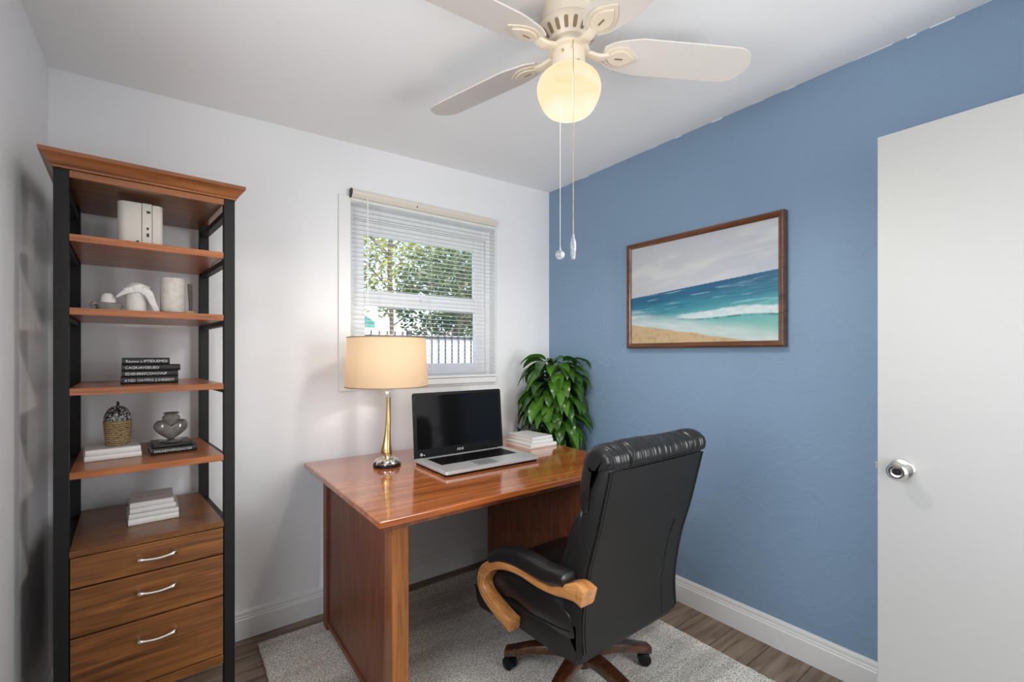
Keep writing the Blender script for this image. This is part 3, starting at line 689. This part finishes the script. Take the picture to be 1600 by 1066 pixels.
# objects on the shelf
def on(name, label, cat, u, v, z, rz=0, group=None):
    p = W(u, v, z); return thing(name, label, cat, p, TH+rz, group)
def book(label, u, v, z, w_, d_, h, cover, rz=0, txt=None, group=None, world=None, pages=True, tm='ink_white', cat='book'):
    """lying book: spine faces -y (towards the viewer)"""
    t = thing('book', label, cat, world, rz, group) if world else on('book', label, cat, u, v, z, rz, group)
    bm = B(); c = .0025
    box(bm, (0, 0, 0), (w_, d_, c)); box(bm, (0, 0, h-c), (w_, d_, h))
    prism(bm, [(0, 0), (0, h), (-.002, h*.85), (-.003, h*.5), (-.002, h*.15)], 'x', 0, w_)
    obj('cover', bm, M[cover], t, bevel=.0006)
    obj('pages', bxs(((.004, .003, c), (w_-.004, d_-.004, h-c))), M['paper'], t)
    if txt:
        text_obj('title', txt[0], txt[1], M[tm], t, Matrix.Translation((txt[2], -.0034, h*.5)) @ RX90, .0003, txt[3] if len(txt) > 3 else 1)
    return t
# four black books, third shelf
g = 'black books stacked on the middle shelf'
Zs = 1.1955; hs4 = [.0235, .021, .021, .023]
spec = [(.148, .140, .157, 'bottom black book of the four stacked on the middle shelf', 'AYED OAYPDS JUHEIEISYI'), (.150, .142, .155, 'second black book from the bottom of the middle shelf stack', 'EDIEHIRRFCOVOVNP'),
        (.150, .139, .161, 'third black book up in the middle shelf stack, its end sticking out', 'CAQIUAVSIEUEO'), (.151, .144, .130, 'topmost shorter black book of the middle shelf stack', 'Rauouc a IPTIDUEMESI')]
zz = Zs
for (u0, v0, wd, lb, tx), h in zip(spec, hs4):
    book(lb, u0, v0, zz, wd, .115, h, 'black_cover', txt=(tx, .0125, .010, .95), group=g); zz += h + .0002
# two white books + basket (fourth shelf)
zz = .9435
book('lower white book under the rope basket', .058, .155, zz, .146, .17, .017, 'white_cover', R_(4)); zz += .0172
book('upper white book directly beneath the rope basket', .060, .158, zz, .142, .17, .019, 'white_cover', R_(4)); zz += .0192
t = on('rope_basket', 'small tan rope basket with dark textured domed lid on white books', 'basket', .140, .240, zz)
bm = B(); lathe(bm, [(.031, 0), (.034, .003), (.0355, .03), (.038, .06), (.040, .083), (.0375, .086), (.034, .084)], n=40); obj('basket_body', bm, M['rope'], t, smooth=True)
bm = B(); lathe(bm, [(.0375, .084), (.0385, .092), (.035, .108), (.027, .124), (.015, .134), (.004, .137)], n=40); ld_ = obj('lid', bm, M['etched'], t, smooth=True)
bm = B(); tube(bm, [(0, 0, .135), (.001, 0, .146), (-.001, 0, .151)], [.0045, .004, .003], 10); obj('lid_knob', bm, M['black_plastic'], ld_, smooth=True)
# two black books + heart vase
zz = .9435
book('lower black book under the heart shaped vase', .229, .150, zz, .134, .15, .021, 'black_cover', R_(3), ('DNUHDVOPOZAIOYER', .011, .008, .95)); zz += .0212
book('upper smaller black book directly under the heart shaped vase', .238, .155, zz, .112, .13, .012, 'black_cover', R_(3)); zz += .0122
t = on('heart_vase', 'smoky grey heart shaped glass vase with stone collar on black books', 'vase', .289, .215, zz)
bm = B(); lathe(bm, [(.034, 0), (.036, .003), (.030, .006), (.014, .008)], n=32); obj('foot', bm, M['grey_glass'], t, smooth=True)
hp = []
for j in range(64):
    a = 2*math.pi*j/64
    x = .95*math.sin(a)**3; z = (13*math.cos(a)-4.2*math.cos(2*a)-1.6*math.cos(3*a)-.3*math.cos(4*a))/16
    z = (13*math.cos(a)-5*math.cos(2*a)-2*math.cos(3*a)-math.cos(4*a))/16; x = math.copysign(abs(math.sin(a))**2.2, math.sin(a)); z = max(z, -.92); hp.append((x*.052, .047 + z*.044))
bm = B(); rs = []
for i in range(17):
    s = math.cos(math.pi*(i/16-.5)); yy = .026*math.sin(math.pi*(i/16-.5)); s = max(s, .02)**.6
    rs.append([(x*s, yy, .048+(z-.048)*s) for x, z in hp])
rings(bm, rs); obj('heart_body', bm, M['grey_glass'], t, smooth=True)
bm = B(); lathe(bm, [(.002, .048), (.010, .058), (.020, .070), (.0275, .084), (.025, .093), (.018, .099), (.021, .102), (.0255, .1045), (.022, .106), (.012, .103)], n=32); obj('stone_collar', bm, M['stone_grey'], t, smooth=True)
# four white books on the cabinet
zz = .7095
for i, (u0, v0, wd, dd, h, lb) in enumerate(((.168, .150, .140, .185, .021, 'bottom white book of the four stacked on the drawer cabinet'), (.170, .152, .137, .182, .017, 'second white book up in the stack on the drawer cabinet'), (.172, .160, .128, .165, .016, 'third white book up in the stack on the drawer cabinet'), (.172, .166, .122, .155, .018, 'topmost white book with faint cover lettering on the drawer cabinet stack'))):
    b_ = book(lb, u0, v0, zz, wd, dd, h, 'white_cover', R_(1.5*(-1)**i), group='white books stacked on the drawer cabinet')
    if i == 3: text_obj('title', 'A  NUDE', .014, plain('grey_ink', srgb(150, 146, 140), .6), b_, Matrix.Translation((.022, .07, h+.0003)), .0002, 1.3)
    zz += h + .0002
# top shelf: three cream binders
def binder(label, u0, wd, h, rl, rr, marks):
    t = on('binder', label, 'binder', u0, .100, 1.6575, 0, 'cream binders on the top shelf'); D_ = .13; bm = B()
    pts = []
    for k_ in range(7):
        a = R_(180+90*k_/6); pts.append((rl + rl*math.cos(a), rl + rl*math.sin(a)))
    for k_ in range(7):
        a = R_(270+90*k_/6); pts.append((wd-rr + rr*math.cos(a), rr + rr*math.sin(a)))
    pts += [(wd, D_), (0, D_)]
    prism(bm, pts, 'z', 0, h); obj('cover', bm, M['cream'], t, smooth=True, bevel=.003)
    for (x, z, a, b) in marks: obj('spine_mark', bxs(((x, -.0006, z), (x+a, .001, z+b))), M['ink_black'], t)
    return t
b1 = binder('thickest cream binder on the top shelf, left of the other two', .140, .0625, .150, .026, .002, [(.048, .012, .008, .010), (.050, .009, .004, .004)])
b2 = binder('narrow middle cream binder with black spine marks on the top shelf', .2035, .0265, .151, .002, .002, [(.012, .118, .010, .008), (.012, .062, .006, .008), (.012, .038, .007, .012)])
b3 = binder('slim right hand cream binder with rounded outer edge on the top shelf', .2310, .0285, .149, .002, .014, [(.012, .003, .009, .003)])
# second shelf: knotted jug, stone ornament, mug
t = on('stone_ornament', 'small grey stone ornament shaped like a capped mound left of white jug', 'ornament', .118, .105, 1.4375)
random.seed(4); bm = B(); rs = []
for r, z in ((.030, 0), (.033, .006), (.032, .014), (.036, .020), (.030, .026), (.0185, .029), (.0175, .040), (.014, .052), (.006, .057)):
    rs.append([((r*(1+.09*math.sin(3*a+z*90)+random.uniform(-.03, .03)))*math.cos(a), (r*(1+.07*math.sin(2*a))) * math.sin(a)*.8, z) for a in [2*math.pi*j/28 for j in range(28)]])
rings(bm, rs); obj('mound', bm, M['stone_grey'], t, smooth=True)
bm = B(); rs = []
for r, z in ((.020, .028), (.019, .040), (.0155, .053), (.007, .059)): rs.append([(r*math.cos(a), r*math.sin(a)*.85, z) for a in [2*math.pi*j/24 for j in range(24)]])
rings(bm, rs); obj('cap', bm, M['ceramic'], t, smooth=True)
bm = B(); tube(bm, [(-.026, -.012, .022), (-.036, -.016, .024), (-.040, -.016, .018), (-.034, -.014, .012)], [.005, .006, .005, .003], 8); obj('leaf_curl', bm, M['stone_grey'], t, smooth=True)
t = on('knotted_jug', 'white ceramic jug draped with a knotted cloth band on the second shelf', 'jug', .190, .110, 1.4375)
bm = B(); lathe(bm, [(.026, 0), (.029, .003), (.0295, .030), (.029, .048), (.032, .056), (.034, .070), (.031, .084), (.022, .093), (.017, .098), (.014, .096)], n=40); obj('jug_body', bm, M['ceramic'], t, smooth=True)
bm = B()
def ribbon(bm, pts, ws, th=.004):
    pts = [Vector(p) for p in smooth_path(pts, 4)]; n = len(pts); rs = []
    for i, p in enumerate(pts):
        k_ = i/(n-1)*(len(ws)-1); a = int(k_); b = min(a+1, len(ws)-1); w_ = ws[a]+(ws[b]-ws[a])*(k_-a)
        tt = (pts[min(i+1, n-1)]-pts[max(i-1, 0)]).normalized(); s = tt.cross(Vector((0, 1, 0))).normalized()
        rs.append([p+s*x+Vector((0, y, 0)) for x, y in rrect(w_, th, th*.8, 3)])
    rings(bm, rs)
ribbon(bm, [(.012, -.030, .076), (.030, -.034, .062), (.040, -.030, .036), (.052, -.026, .006)], [.014, .013, .010, .008], .006)
ribbon(bm, [(.0, -.031, .076), (-.020, -.033, .070), (-.036, -.030, .060), (-.052, -.026, .046)], [.012, .010, .007, .003], .005)
ribbon(bm, [(-.018, -.029, .078), (-.026, -.033, .072), (-.033, -.032, .076)], [.006, .007, .002], .005)
ribbon(bm, [(-.034, .0, .066), (-.012, -.031, .074), (.012, -.031, .080), (.034, -.004, .078)], [.008, .013, .014, .010], .005)
obj('cloth_band', bm, M['ceramic'], t, smooth=True)
t = on('stoneware_mug', 'tall speckled stoneware mug with dark upright handle on a wooden coaster', 'mug', .288, .115, 1.4375)
bm = B(); lathe(bm, [(.034, 0.006), (.0355, .009), (.036, .06), (.0355, .122), (.034, .125), (.0325, .122), (.033, .02), (.002, .012)], n=44); obj('mug_body', bm, M['stoneware'], t, smooth=True)
bm = B(); prism(bm, rrect(.042, .036, .02, 6), 'z', 0, .006); cst = obj('coaster', bm, M['black_plastic'], t, bevel=.002); 
bm = B(); prism(bm, [(x+.046, y-.006) for x, y in rrect(.019, .018, .010, 5)], 'z', .003, .014); obj('handle_foot', bm, plain('pale_wood', srgb(170, 144, 112), .6), t, bevel=.003)
bm = B(); rings(bm, [[(.050+dx+u_, -.004+v_, z) for u_, v_ in rrect(a, .009, .003, 3)] for z, a, dx in ((.013, .0045, 0), (.03, .005, .001), (.07, .006, .0), (.106, .0065, -.0015), (.110, .0055, -.002))])
obj('handle', bm, plain('dark_worn_wood', srgb(74, 62, 50), .6, var=.35, bscale=80), t, smooth=True)

# white books on the desk by the plant
zz = .7702
book('widest white book at the bottom of the stack beside the plant', 0, 0, 0, .195, .235, .021, 'white_cover', world=(-.548, -.458, zz), rz=R_(0), group='white books on the desk'); zz += .0212
book('middle white book of the stack on the desk beside the plant', 0, 0, 0, .165, .215, .020, 'white_cover', world=(-.530, -.448, zz), rz=R_(3), group='white books on the desk'); zz += .0202
book('topmost white book of the stack on the desk beside the plant', 0, 0, 0, .160, .21, .017, 'white_cover', world=(-.528, -.446, zz), rz=R_(4), group='white books on the desk')

# ------------------------------------------------------------------ potted plant in the corner
PX, PYY = -.188, -.262
pl = thing('potted_plant', 'lush green broad leaved plant in the corner behind the desk', 'plant', (PX, PYY, 0))
PO = (.036, 0); bm = B(); lathe(bm, [(.080, 0), (.084, .004), (.118, .40), (.125, .43), (.125, .452), (.117, .452), (.110, .42), (.002, .41)], PO, n=48); obj('pot', bm, M['pot'], pl, smooth=True)
bm = B(); lathe(bm, [(.110, .42), (.06, .428), (.002, .43)], PO, n=32); obj('soil', bm, M['soil'], pl, smooth=True)
random.seed(11); bmL = B(); tone = bmL.verts.layers.float.new('tone'); bmS = B()
def leaf(bm, p0, az, L, wd, rise, droop, tn, roll=0):
    d = Vector((math.cos(az), math.sin(az), 0)); s = Vector((-d.y, d.x, 0)); N = 9; prev = None; rows = []
    q = Vector(p0); ang_ = rise
    for i in range(N+1):
        t = i/N; wv = wd*math.sin(math.pi*min(1, t**.72))**.85 * (1-.15*t) if 0 < t < 1 else .0008
        tan = d*math.cos(ang_) + Vector((0, 0, math.sin(ang_))); nrm = (-d*math.sin(ang_) + Vector((0, 0, math.cos(ang_))))
        ss = (s*math.cos(roll) + nrm*math.sin(roll)); nn = (nrm*math.cos(roll) - s*math.sin(roll))
        row = []
        for k_ in (-1, -.55, 0, .55, 1):
            off = ss*wv*k_ + nn*(abs(k_)*wv*.28 + .0015*math.sin(t*18+k_*4))
            c_ = q+off; wx = PX + c_.x; wy = PYY + c_.y
            if wx > -.012: c_.x = -.012-PX - .3*(0)
            if wy > -.012: c_.y = -.012-PYY
            if wx < -.318 and c_.z < .80: c_.z = .80 + .02*random.random()
            vtx = bm.verts.new(c_); vtx[tone] = max(0, min(1, tn + (.28 if k_ == 0 else 0) + .12*math.sin(t*30+k_*9))); row.append(vtx)
        rows.append(row); q = q + tan*(L/N); ang_ -= droop/N
    for a, b in zip(rows[:-1], rows[1:]):
        for k_ in range(4): bm.faces.new([a[k_], a[k_+1], b[k_+1], b[k_]])
ga = math.pi*(3-math.sqrt(5)); NL = 150
for i in range(NL):
    t = i/(NL-1); zl = 1.262 - .60*t; az = i*ga + random.uniform(-.25, .25)
    prof = math.sin(math.pi*min(1, .22+.62*t))                       # outline: round head, narrowing below
    reach = .12 + .055*prof
    if t > .7: reach *= 1-.5*(t-.7)
    rt = .035 + .065*prof*random.uniform(.3, 1)
    # keep clear of the walls
    dx, dy = math.cos(az), math.sin(az)
    lim = min((-.02-PX)/dx if dx > .05 else 9, (-.02-PYY)/dy if dy > .05 else 9)
    L = random.uniform(.17, .235)*(1 if t < .75 else .8)
    if lim < .2: rt *= .5; L *= .85
    if PX + dx*.22 < -.318 and zl < .90: zl = .93 + .2*random.random()
    p0 = (dx*rt, dy*rt, zl + .0*t)
    leaf(bmL, p0, az, L, random.uniform(.038, .050), random.uniform(.15, .6) - .75*t*random.uniform(.4, 1), random.uniform(1.5, 2.2), random.uniform(.05, .72), random.uniform(-.35, .35))
    tube(bmS, [(dx*.01, dy*.01, max(.5, zl-.14)), (dx*rt*.5, dy*rt*.5, zl-.05), p0], [.0035, .003, .002], 5)
for k_ in range(5):
    a = k_*1.3; tube(bmS, smooth_path([(.036+.03*math.cos(a), .03*math.sin(a), .42), (.022*math.cos(a+.5), .022*math.sin(a+.5), .75), (.01*math.cos(a), .01*math.sin(a), 1.2)], 5), .006, 8)
obj('foliage', bmL, M['leaf'], pl, smooth=True); obj('stems', bmS, M['stem'], pl, smooth=True)

# ------------------------------------------------------------------ office chair
CX, CY = -.857, -1.147
ch = thing('office_chair', 'high backed black leather office chair with wooden arms facing the desk', 'chair', (CX, CY, RT))
cM = Matrix.Translation((-CX, -CY, -RT))
def cpart(name, bm, mat, par=None, **k):
    r = obj(name, bm, mat, None, **k); r.data.transform(cM); r.parent = par or ch; return r
XLc, XRc = -1.112, -.598; XM = (XLc+XRc)/2; HW = (XRc-XLc)/2
# base
bm = B(); lathe(bm, [(.040, .088), (.045, .095), (.045, .135), (.036, .15), (.03, .152)], (CX, CY), 32); cpart('base_hub', bm, M['leg_wood'], smooth=True)
bm = B(); lathe(bm, [(.026, .145), (.026, .22), (.018, .221), (.018, .30)], (CX, CY), 24); cpart('gas_column', bm, M['black_plastic'], smooth=True)
bm = B(); box(bm, (CX-.09, CY-.11, .262), (CX+.09, CY+.08, .292)); cpart('tilt_mechanism', bm, M['black_plastic'], bevel=.005)
for a in (126.7, 54.8, -17.2, 198.7, 270.7):
    bm = B(); rs = []; hs_ = []
    pth = smooth_path([(.03, 0, .128), (.10, 0, .130), (.19, 0, .115), (.27, 0, .090), (.312, 0, .078)], 4); n = len(pth)
    for i, p in enumerate(pth):
        t = i/(n-1); hw_ = .029 - .007*t; hh_ = .021 - .004*t
        rs.append([(p[0], u_, p[2]+v_) for u_, v_ in rrect(hw_, hh_, .009, 3)])
    rings(bm, rs); bmesh.ops.rotate(bm, verts=bm.verts[:], cent=(0, 0, 0), matrix=Matrix.Rotation(R_(a), 3, 'Z')); bmesh.ops.translate(bm, verts=bm.verts[:], vec=(CX, CY, 0))
    lg = cpart('leg', bm, M['leg_wood'], smooth=True)
    cx, cy = CX+.300*math.cos(R_(a)), CY+.300*math.sin(R_(a)); rt_ = R_(a+65)
    bm = B(); ax = Vector((math.cos(rt_), math.sin(rt_), 0)); c0 = Vector((cx, cy, RT+.0255)) + Vector((-ax.y, ax.x, 0))*.008
    for s in (-1, 1): tube(bm, [c0+ax*s*.006, c0+ax*s*.008, c0+ax*s*.019, c0+ax*s*.022], [.021, .0253, .0253, .019], 24)
    tube(bm, [c0-ax*.012, c0+ax*.012], .012, 12); 
    cs_ = cpart('caster', bm, M['black_plastic'], lg, smooth=True)
    bm = B(); tube(bm, [(cx, cy, RT+.045), (cx, cy, RT+.066)], .009, 12); cpart('caster_stem', bm, M['chrome'], cs_, smooth=True)
# generic padded slab in the y-z plane with pillowed ends in x
def pad(profile, x0, x1, edge_r, nx=22, wr=0, seed=0, freq=60, inset=1.0):
    """closed (y,z) profile swept along x; shrinks towards its centre near both ends"""
    P = [Vector((0, y, z)) for y, z in profile]; c = sum(P, Vector())/len(P); bm = B(); rs = []; rn = random.Random(seed); ph = [rn.uniform(0, 6.28) for _ in P]
    xs = []
    for i in range(nx+1):
        t = i/nx; xs.append(x0 + (x1-x0)*(.5-.5*math.cos(math.pi*t)) if wr == 0 else x0 + (x1-x0)*t)
    for x in xs:
        e = min(x-x0, x1-x)
        sft = edge_r*(1-math.sqrt(max(0, 1-(1-min(1, e/edge_r))**2))) if e < edge_r else 0
        r = []
        for j, p in enumerate(P):
            dv = (p-c); L_ = dv.length; q = p - dv/L_*min(sft*inset, L_*.9)
            if wr: q = q + dv/L_*wr*(math.sin(x*freq+ph[0]+j*.13)*.6+math.sin(x*freq*2.3+1.3+j*.21)*.4)*(1 if e > .01 else 0)
            r.append((x, q.y, q.z))
        rs.append(r)
    rings(bm, rs); return bm
def closed_smooth(pts, n=5):
    P = [Vector((p[0], p[1], 0)) for p in pts]; m = len(P); out = []
    for i in range(m):
        p0, p1, p2, p3 = P[i-1], P[i], P[(i+1) % m], P[(i+2) % m]
        for k_ in range(n):
            t = k_/n; q = .5*((2*p1)+(p2-p0)*t+(2*p0-5*p1+4*p2-p3)*t*t+(3*p1-p0-3*p2+p3)*t**3); out.append((q.x, q.y))
    return out
# seat shell (tilts down a little towards the front)
shell = [(-1.372, .300), (-1.388, .33), (-1.385, .43), (-1.30, .42), (-1.12, .372), (-.96, .352), (-.84, .345), (-.775, .335), (-.760, .31), (-.768, .262), (-.80, .238), (-.90, .248), (-1.05, .268), (-1.2, .282)]
cpart('seat_shell', pad(shell, XLc, XRc, .02), M['leather_back'], smooth=True)
cush = closed_smooth([(-1.36, .372), (-1.375, .42), (-1.34, .462), (-1.2, .468), (-1.05, .462), (-.92, .448), (-.82, .425), (-.768, .385), (-.765, .345), (-.80, .335), (-.95, .345), (-1.15, .365)], 4)
cpart('seat_cushion', pad(cush, XLc-.004, XRc+.004, .05, 30, inset=.7), M['leather'], smooth=True)
for xs in (XLc-.003, XRc+.003):
    bm = B(); tube(bm, smooth_path([(xs, -1.345, .40), (xs, -1.28, .385), (xs, -1.12, .362), (xs, -.96, .343), (xs, -.84, .335), (xs, -.775, .322)], 4), .0035, 8)
    cpart('seat_piping', bm, M['leather'], smooth=True)
# back
bkp = [(-1.392, .33), (-1.388, .455), (-1.412, .61), (-1.455, .76), (-1.502, .945), (-1.497, .968), (-1.475, .975), (-1.455, .965), (-1.415, .90), (-1.392, .80), (-1.362, .73), (-1.315, .62), (-1.30, .54), (-1.305, .45), (-1.33, .36), (-1.36, .325)]
cpart('back_shell', pad(bkp, XLc, XRc, .022, 26), M['leather_back'], smooth=True)
# rear panel, lightly crowned
bm = B(); rear = smooth_path([(-1.394, .345, 0), (-1.390, .455, 0), (-1.414, .61, 0), (-1.457, .76, 0), (-1.503, .945, 0)], 6); rs = []
for y, z, _ in rear:
    r = []
    for i in range(25):
        t = i/24; x = XLc+.016 + (XRc-XLc-.032)*t; bul = .014*(1-(2*t-1)**2)
        r.append((x, y-.003-bul*.5, z+.001))
    r += [(XRc-.016, y+.012, z), (XLc+.016, y+.012, z)]
    rs.append(r)
rings(bm, rs); cpart('rear_panel', bm, M['leather_back'], smooth=True)
for xs in (XLc+.008, XRc-.008):
    bm = B(); tube(bm, [(xs, y-.0025, z) for y, z, _ in rear], .0035, 8)
    cpart('back_piping', bm, M['leather'], smooth=True)
bm = B(); tube(bm, smooth_path([(-.700, -1.4005, .345), (-.698, -1.397, .46), (-.697, -1.421, .61), (-.690, -1.448, .70)], 5), .0016, 6); cpart('rear_seam', bm, M['black_plastic'])
# head roll, wrinkled
roll = closed_smooth([(-1.512, .955), (-1.520, .985), (-1.508, 1.006), (-1.475, 1.022), (-1.435, 1.018), (-1.402, .990), (-1.385, .94), (-1.380, .87), (-1.385, .81), (-1.400, .785), (-1.42, .80), (-1.432, .87), (-1.455, .94)], 4)
def rollbm():
    bm = B(); rs = []; N = 260; x0, x1 = XLc-.008, XRc+.006; c = Vector((-1.44, .94)); rn = random.Random(2)
    spec_ = [(rn.uniform(160, 520), rn.uniform(0, 6.28), rn.uniform(.3, 1)) for _ in range(6)]
    for i in range(N+1):
        t = i/N; x = x0+(x1-x0)*t; e = min(x-x0, x1-x); er = .035
        sft = er*(1-math.sqrt(max(0, 1-(1-min(1, e/er))**2)))*.75 if e < er else 0
        tuft = sum(.010*math.exp(-((x-xc)/.006)**2) for xc in (XLc+.085, XRc-.085))
        r = []
        for j, (y, z) in enumerate(roll):
            d_ = Vector((y, z))-c; L_ = d_.length; n_ = d_/L_
            dep = (.5+.5*math.cos(2*math.pi*(j/len(roll))*1.0))       # deeper puckers near the rear seam
            wr_ = sum(a_*math.sin(f_*x + p_ + j*.06*k_) for k_, (f_, p_, a_) in enumerate(spec_))*.0008*(.3+dep)
            lobe = .005*math.cos(2*math.pi*(x-x0)/(x1-x0)*1.5)
            if e < .03: wr_ += .0022*math.sin(j*2.1)*(1-e/.03)*(.4+.6*dep)
            q = Vector((y, z)) - n_*(sft + tuft - wr_ + lobe*.4); r.append((x, q.x, q.y))
        rs.append(r)
    rings(bm, rs); return bm
cpart('headrest', rollbm(), M['leather'], smooth=True)
# lumbar cushion seen in front of the shell
lum = closed_smooth([(-1.385, .80), (-1.368, .795), (-1.345, .765), (-1.318, .70), (-1.286, .62), (-1.272, .55), (-1.275, .49), (-1.30, .47), (-1.34, .50), (-1.36, .62), (-1.39, .74)], 4)
cpart('back_cushion', pad(lum, XLc+.008, XRc-.008, .035, 110, wr=.0016, seed=4, freq=150, inset=.6), M['leather'], smooth=True)
# arms
for s in (-1, 1):
    xc = XM + s*(HW+.031)
    base_pts = [(-1.452, .566), (-1.42, .572), (-1.37, .557), (-1.31, .536), (-1.24, .530), (-1.16, .532), (-1.08, .526), (-1.00, .505), (-.945, .475), (-.905, .435), (-.893, .395), (-.915, .362), (-.965, .340), (-1.02, .325), (-1.085, .312)]
    if s > 0: base_pts[:3] = [(-1.345, .548), (-1.335, .545), (-1.325, .541)]
    pth = [(p[0], p[1]) for p in smooth_path([(y, z, 0) for y, z in base_pts], 4)]; n = len(pth)
    hh_ = []; hw_ = []; xcs = []
    for i in range(n):
        k_ = i/4
        hh_.append(.029 if k_ < 1 else (.029-.017*min(1, (k_-1)/2.0) if k_ < 5 else (.012+.012*min(1, (k_-5)/4))))
        hw_.append(.030 if k_ < 9 else .026)
        xcs.append(xc if k_ < 9 else xc)
    bm = B(); sweep_yz(bm, pth, xcs, hw_, hh_, .009)
    sweep_yz(bm, pth[3:-1], xcs[3:-1], [a_+.0035 for a_ in hw_[3:-1]], [a_*.5 for a_ in hh_[3:-1]], .003)
    ar = cpart('armrest_frame', bm, M['arm_wood'], smooth=True)
    pp = smooth_path([(-1.375 if s < 0 else -1.335, .590, 0), (-1.34 if s < 0 else -1.32, .584, 0), (-1.27, .572, 0), (-1.19, .572, 0), (-1.11, .568, 0), (-1.03, .550, 0), (-.975, .522, 0), (-.945, .500, 0)], 5)
    n = len(pp); hh2 = []; hw2 = []
    for i in range(n):
        t = i/(n-1); e = min(t/.04, (1-t)/.12, 1); r = math.sqrt(max(.02, 1-(1-e)**2)); hh2.append((.020+.010*math.sin(math.pi*min(1, t*1.1)))*max(r, .35)); hw2.append(.035*max(r, .5))
    bm = B(); sweep_yz(bm, [(p[0], p[1]) for p in pp], xc, hw2, hh2, .018)
    cpart('arm_pad', bm, M['leather'], ar, smooth=True)
    bm = B(); tube(bm, [(XM+s*(HW-.03), -1.06, .325), (xc, -1.06, .325)], .012, 12); cpart('arm_bolt', bm, M['black_plastic'], ar, smooth=True)

# ------------------------------------------------------------------ outside the window
GZ = -.25
gr = struct(obj('floor_yard', bxs(((-12, .15, GZ-.1), (16, 26, GZ))), M['grass']))
t = thing('yard_fence', 'white panel fence with dark bars outside the window', 'fence', (2, 3.2, GZ))
obj('fence_panel', bxs(((-5, .03, 0), (6, .07, 1.80))), M['fence'], t)
bm = B(); x = -4.95
while x < 5.95: box(bm, (x-.008, -.02, .05), (x+.008, .0, 1.84)); x += .105
for z in (.12, .95, 1.78): box(bm, (-5, 0, z-.012), (6, .028, z+.012))
obj('metal_grille', bm, M['fence_bar'], t)
bm = B()
for x in (-4, -1.6, .8, 3.2, 5.6): box(bm, (x-.03, -.03, 0), (x+.03, .03, 1.86))
obj('fence_posts', bm, M['fence_bar'], t)
t = thing('neighbour_shed', 'grey shed with teal roof beyond the fence outside', 'shed', (-.2, 7.2, GZ))
obj('shed_wall', bxs(((-1.6, 0, 0), (1.3, 2, 2.05))), M['grey_siding'], t)
bm = B(); prism(bm, [(-.35, 2.22), (1.0, 2.62), (2.35, 2.22), (2.35, 2.08), (-.35, 2.08)], 'x', -1.8, 1.5); obj('roof', bm, M['teal_roof'], t)
obj('gutter', bxs(((-1.8, -.42, 2.0), (1.5, -.35, 2.09))), M['trim'], t)
def tree(label, x, y, h, r, mat, seed, n, rz=1.0, low=.35, lsz=.07):
    t = thing('yard_tree', label, 'tree', (x, y, GZ)); rn = random.Random(seed); bm = B(); lay = bm.verts.layers.float.new('tone')
    for _ in range(n):
        while True:
            p = Vector((rn.uniform(-1, 1), rn.uniform(-1, 1), rn.uniform(-1, 1)))
            if .2 < p.length < 1: break
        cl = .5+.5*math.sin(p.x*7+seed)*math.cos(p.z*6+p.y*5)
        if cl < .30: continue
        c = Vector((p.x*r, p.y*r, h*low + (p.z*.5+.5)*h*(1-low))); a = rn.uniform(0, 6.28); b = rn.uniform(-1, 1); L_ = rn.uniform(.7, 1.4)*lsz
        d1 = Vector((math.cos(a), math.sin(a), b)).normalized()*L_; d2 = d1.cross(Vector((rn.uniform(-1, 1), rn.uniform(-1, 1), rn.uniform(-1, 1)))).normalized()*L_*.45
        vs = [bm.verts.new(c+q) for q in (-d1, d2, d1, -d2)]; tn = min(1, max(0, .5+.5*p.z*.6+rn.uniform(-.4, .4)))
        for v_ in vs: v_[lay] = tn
        bm.faces.new(vs)
    obj('foliage', bm, mat, t)
    bm = B(); tube(bm, smooth_path([(0, 0, 0), (.06, .05, h*.3), (-.05, 0, h*.6), (.05, 0, h*.85)], 4), .09, 10)
    for _ in range(9):
        a = rn.uniform(0, 6.28); z0 = h*rn.uniform(.3, .7); tube(bm, [(0, 0, z0), (math.cos(a)*r*.4, math.sin(a)*r*.4, z0+h*.12), (math.cos(a)*r*.85, math.sin(a)*r*.85, z0+h*rn.uniform(.05, .3))], [.04, .025, .01], 6)
    obj('trunk', bm, M['bark'], t, smooth=True)
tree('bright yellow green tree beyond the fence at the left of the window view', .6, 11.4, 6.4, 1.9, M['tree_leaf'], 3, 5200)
tree('dark grey green tree with bare branches in the middle of the window view', 3.1, 6.4, 4.2, 1.5, M['tree_leaf_dark'], 8, 7000, lsz=.06)
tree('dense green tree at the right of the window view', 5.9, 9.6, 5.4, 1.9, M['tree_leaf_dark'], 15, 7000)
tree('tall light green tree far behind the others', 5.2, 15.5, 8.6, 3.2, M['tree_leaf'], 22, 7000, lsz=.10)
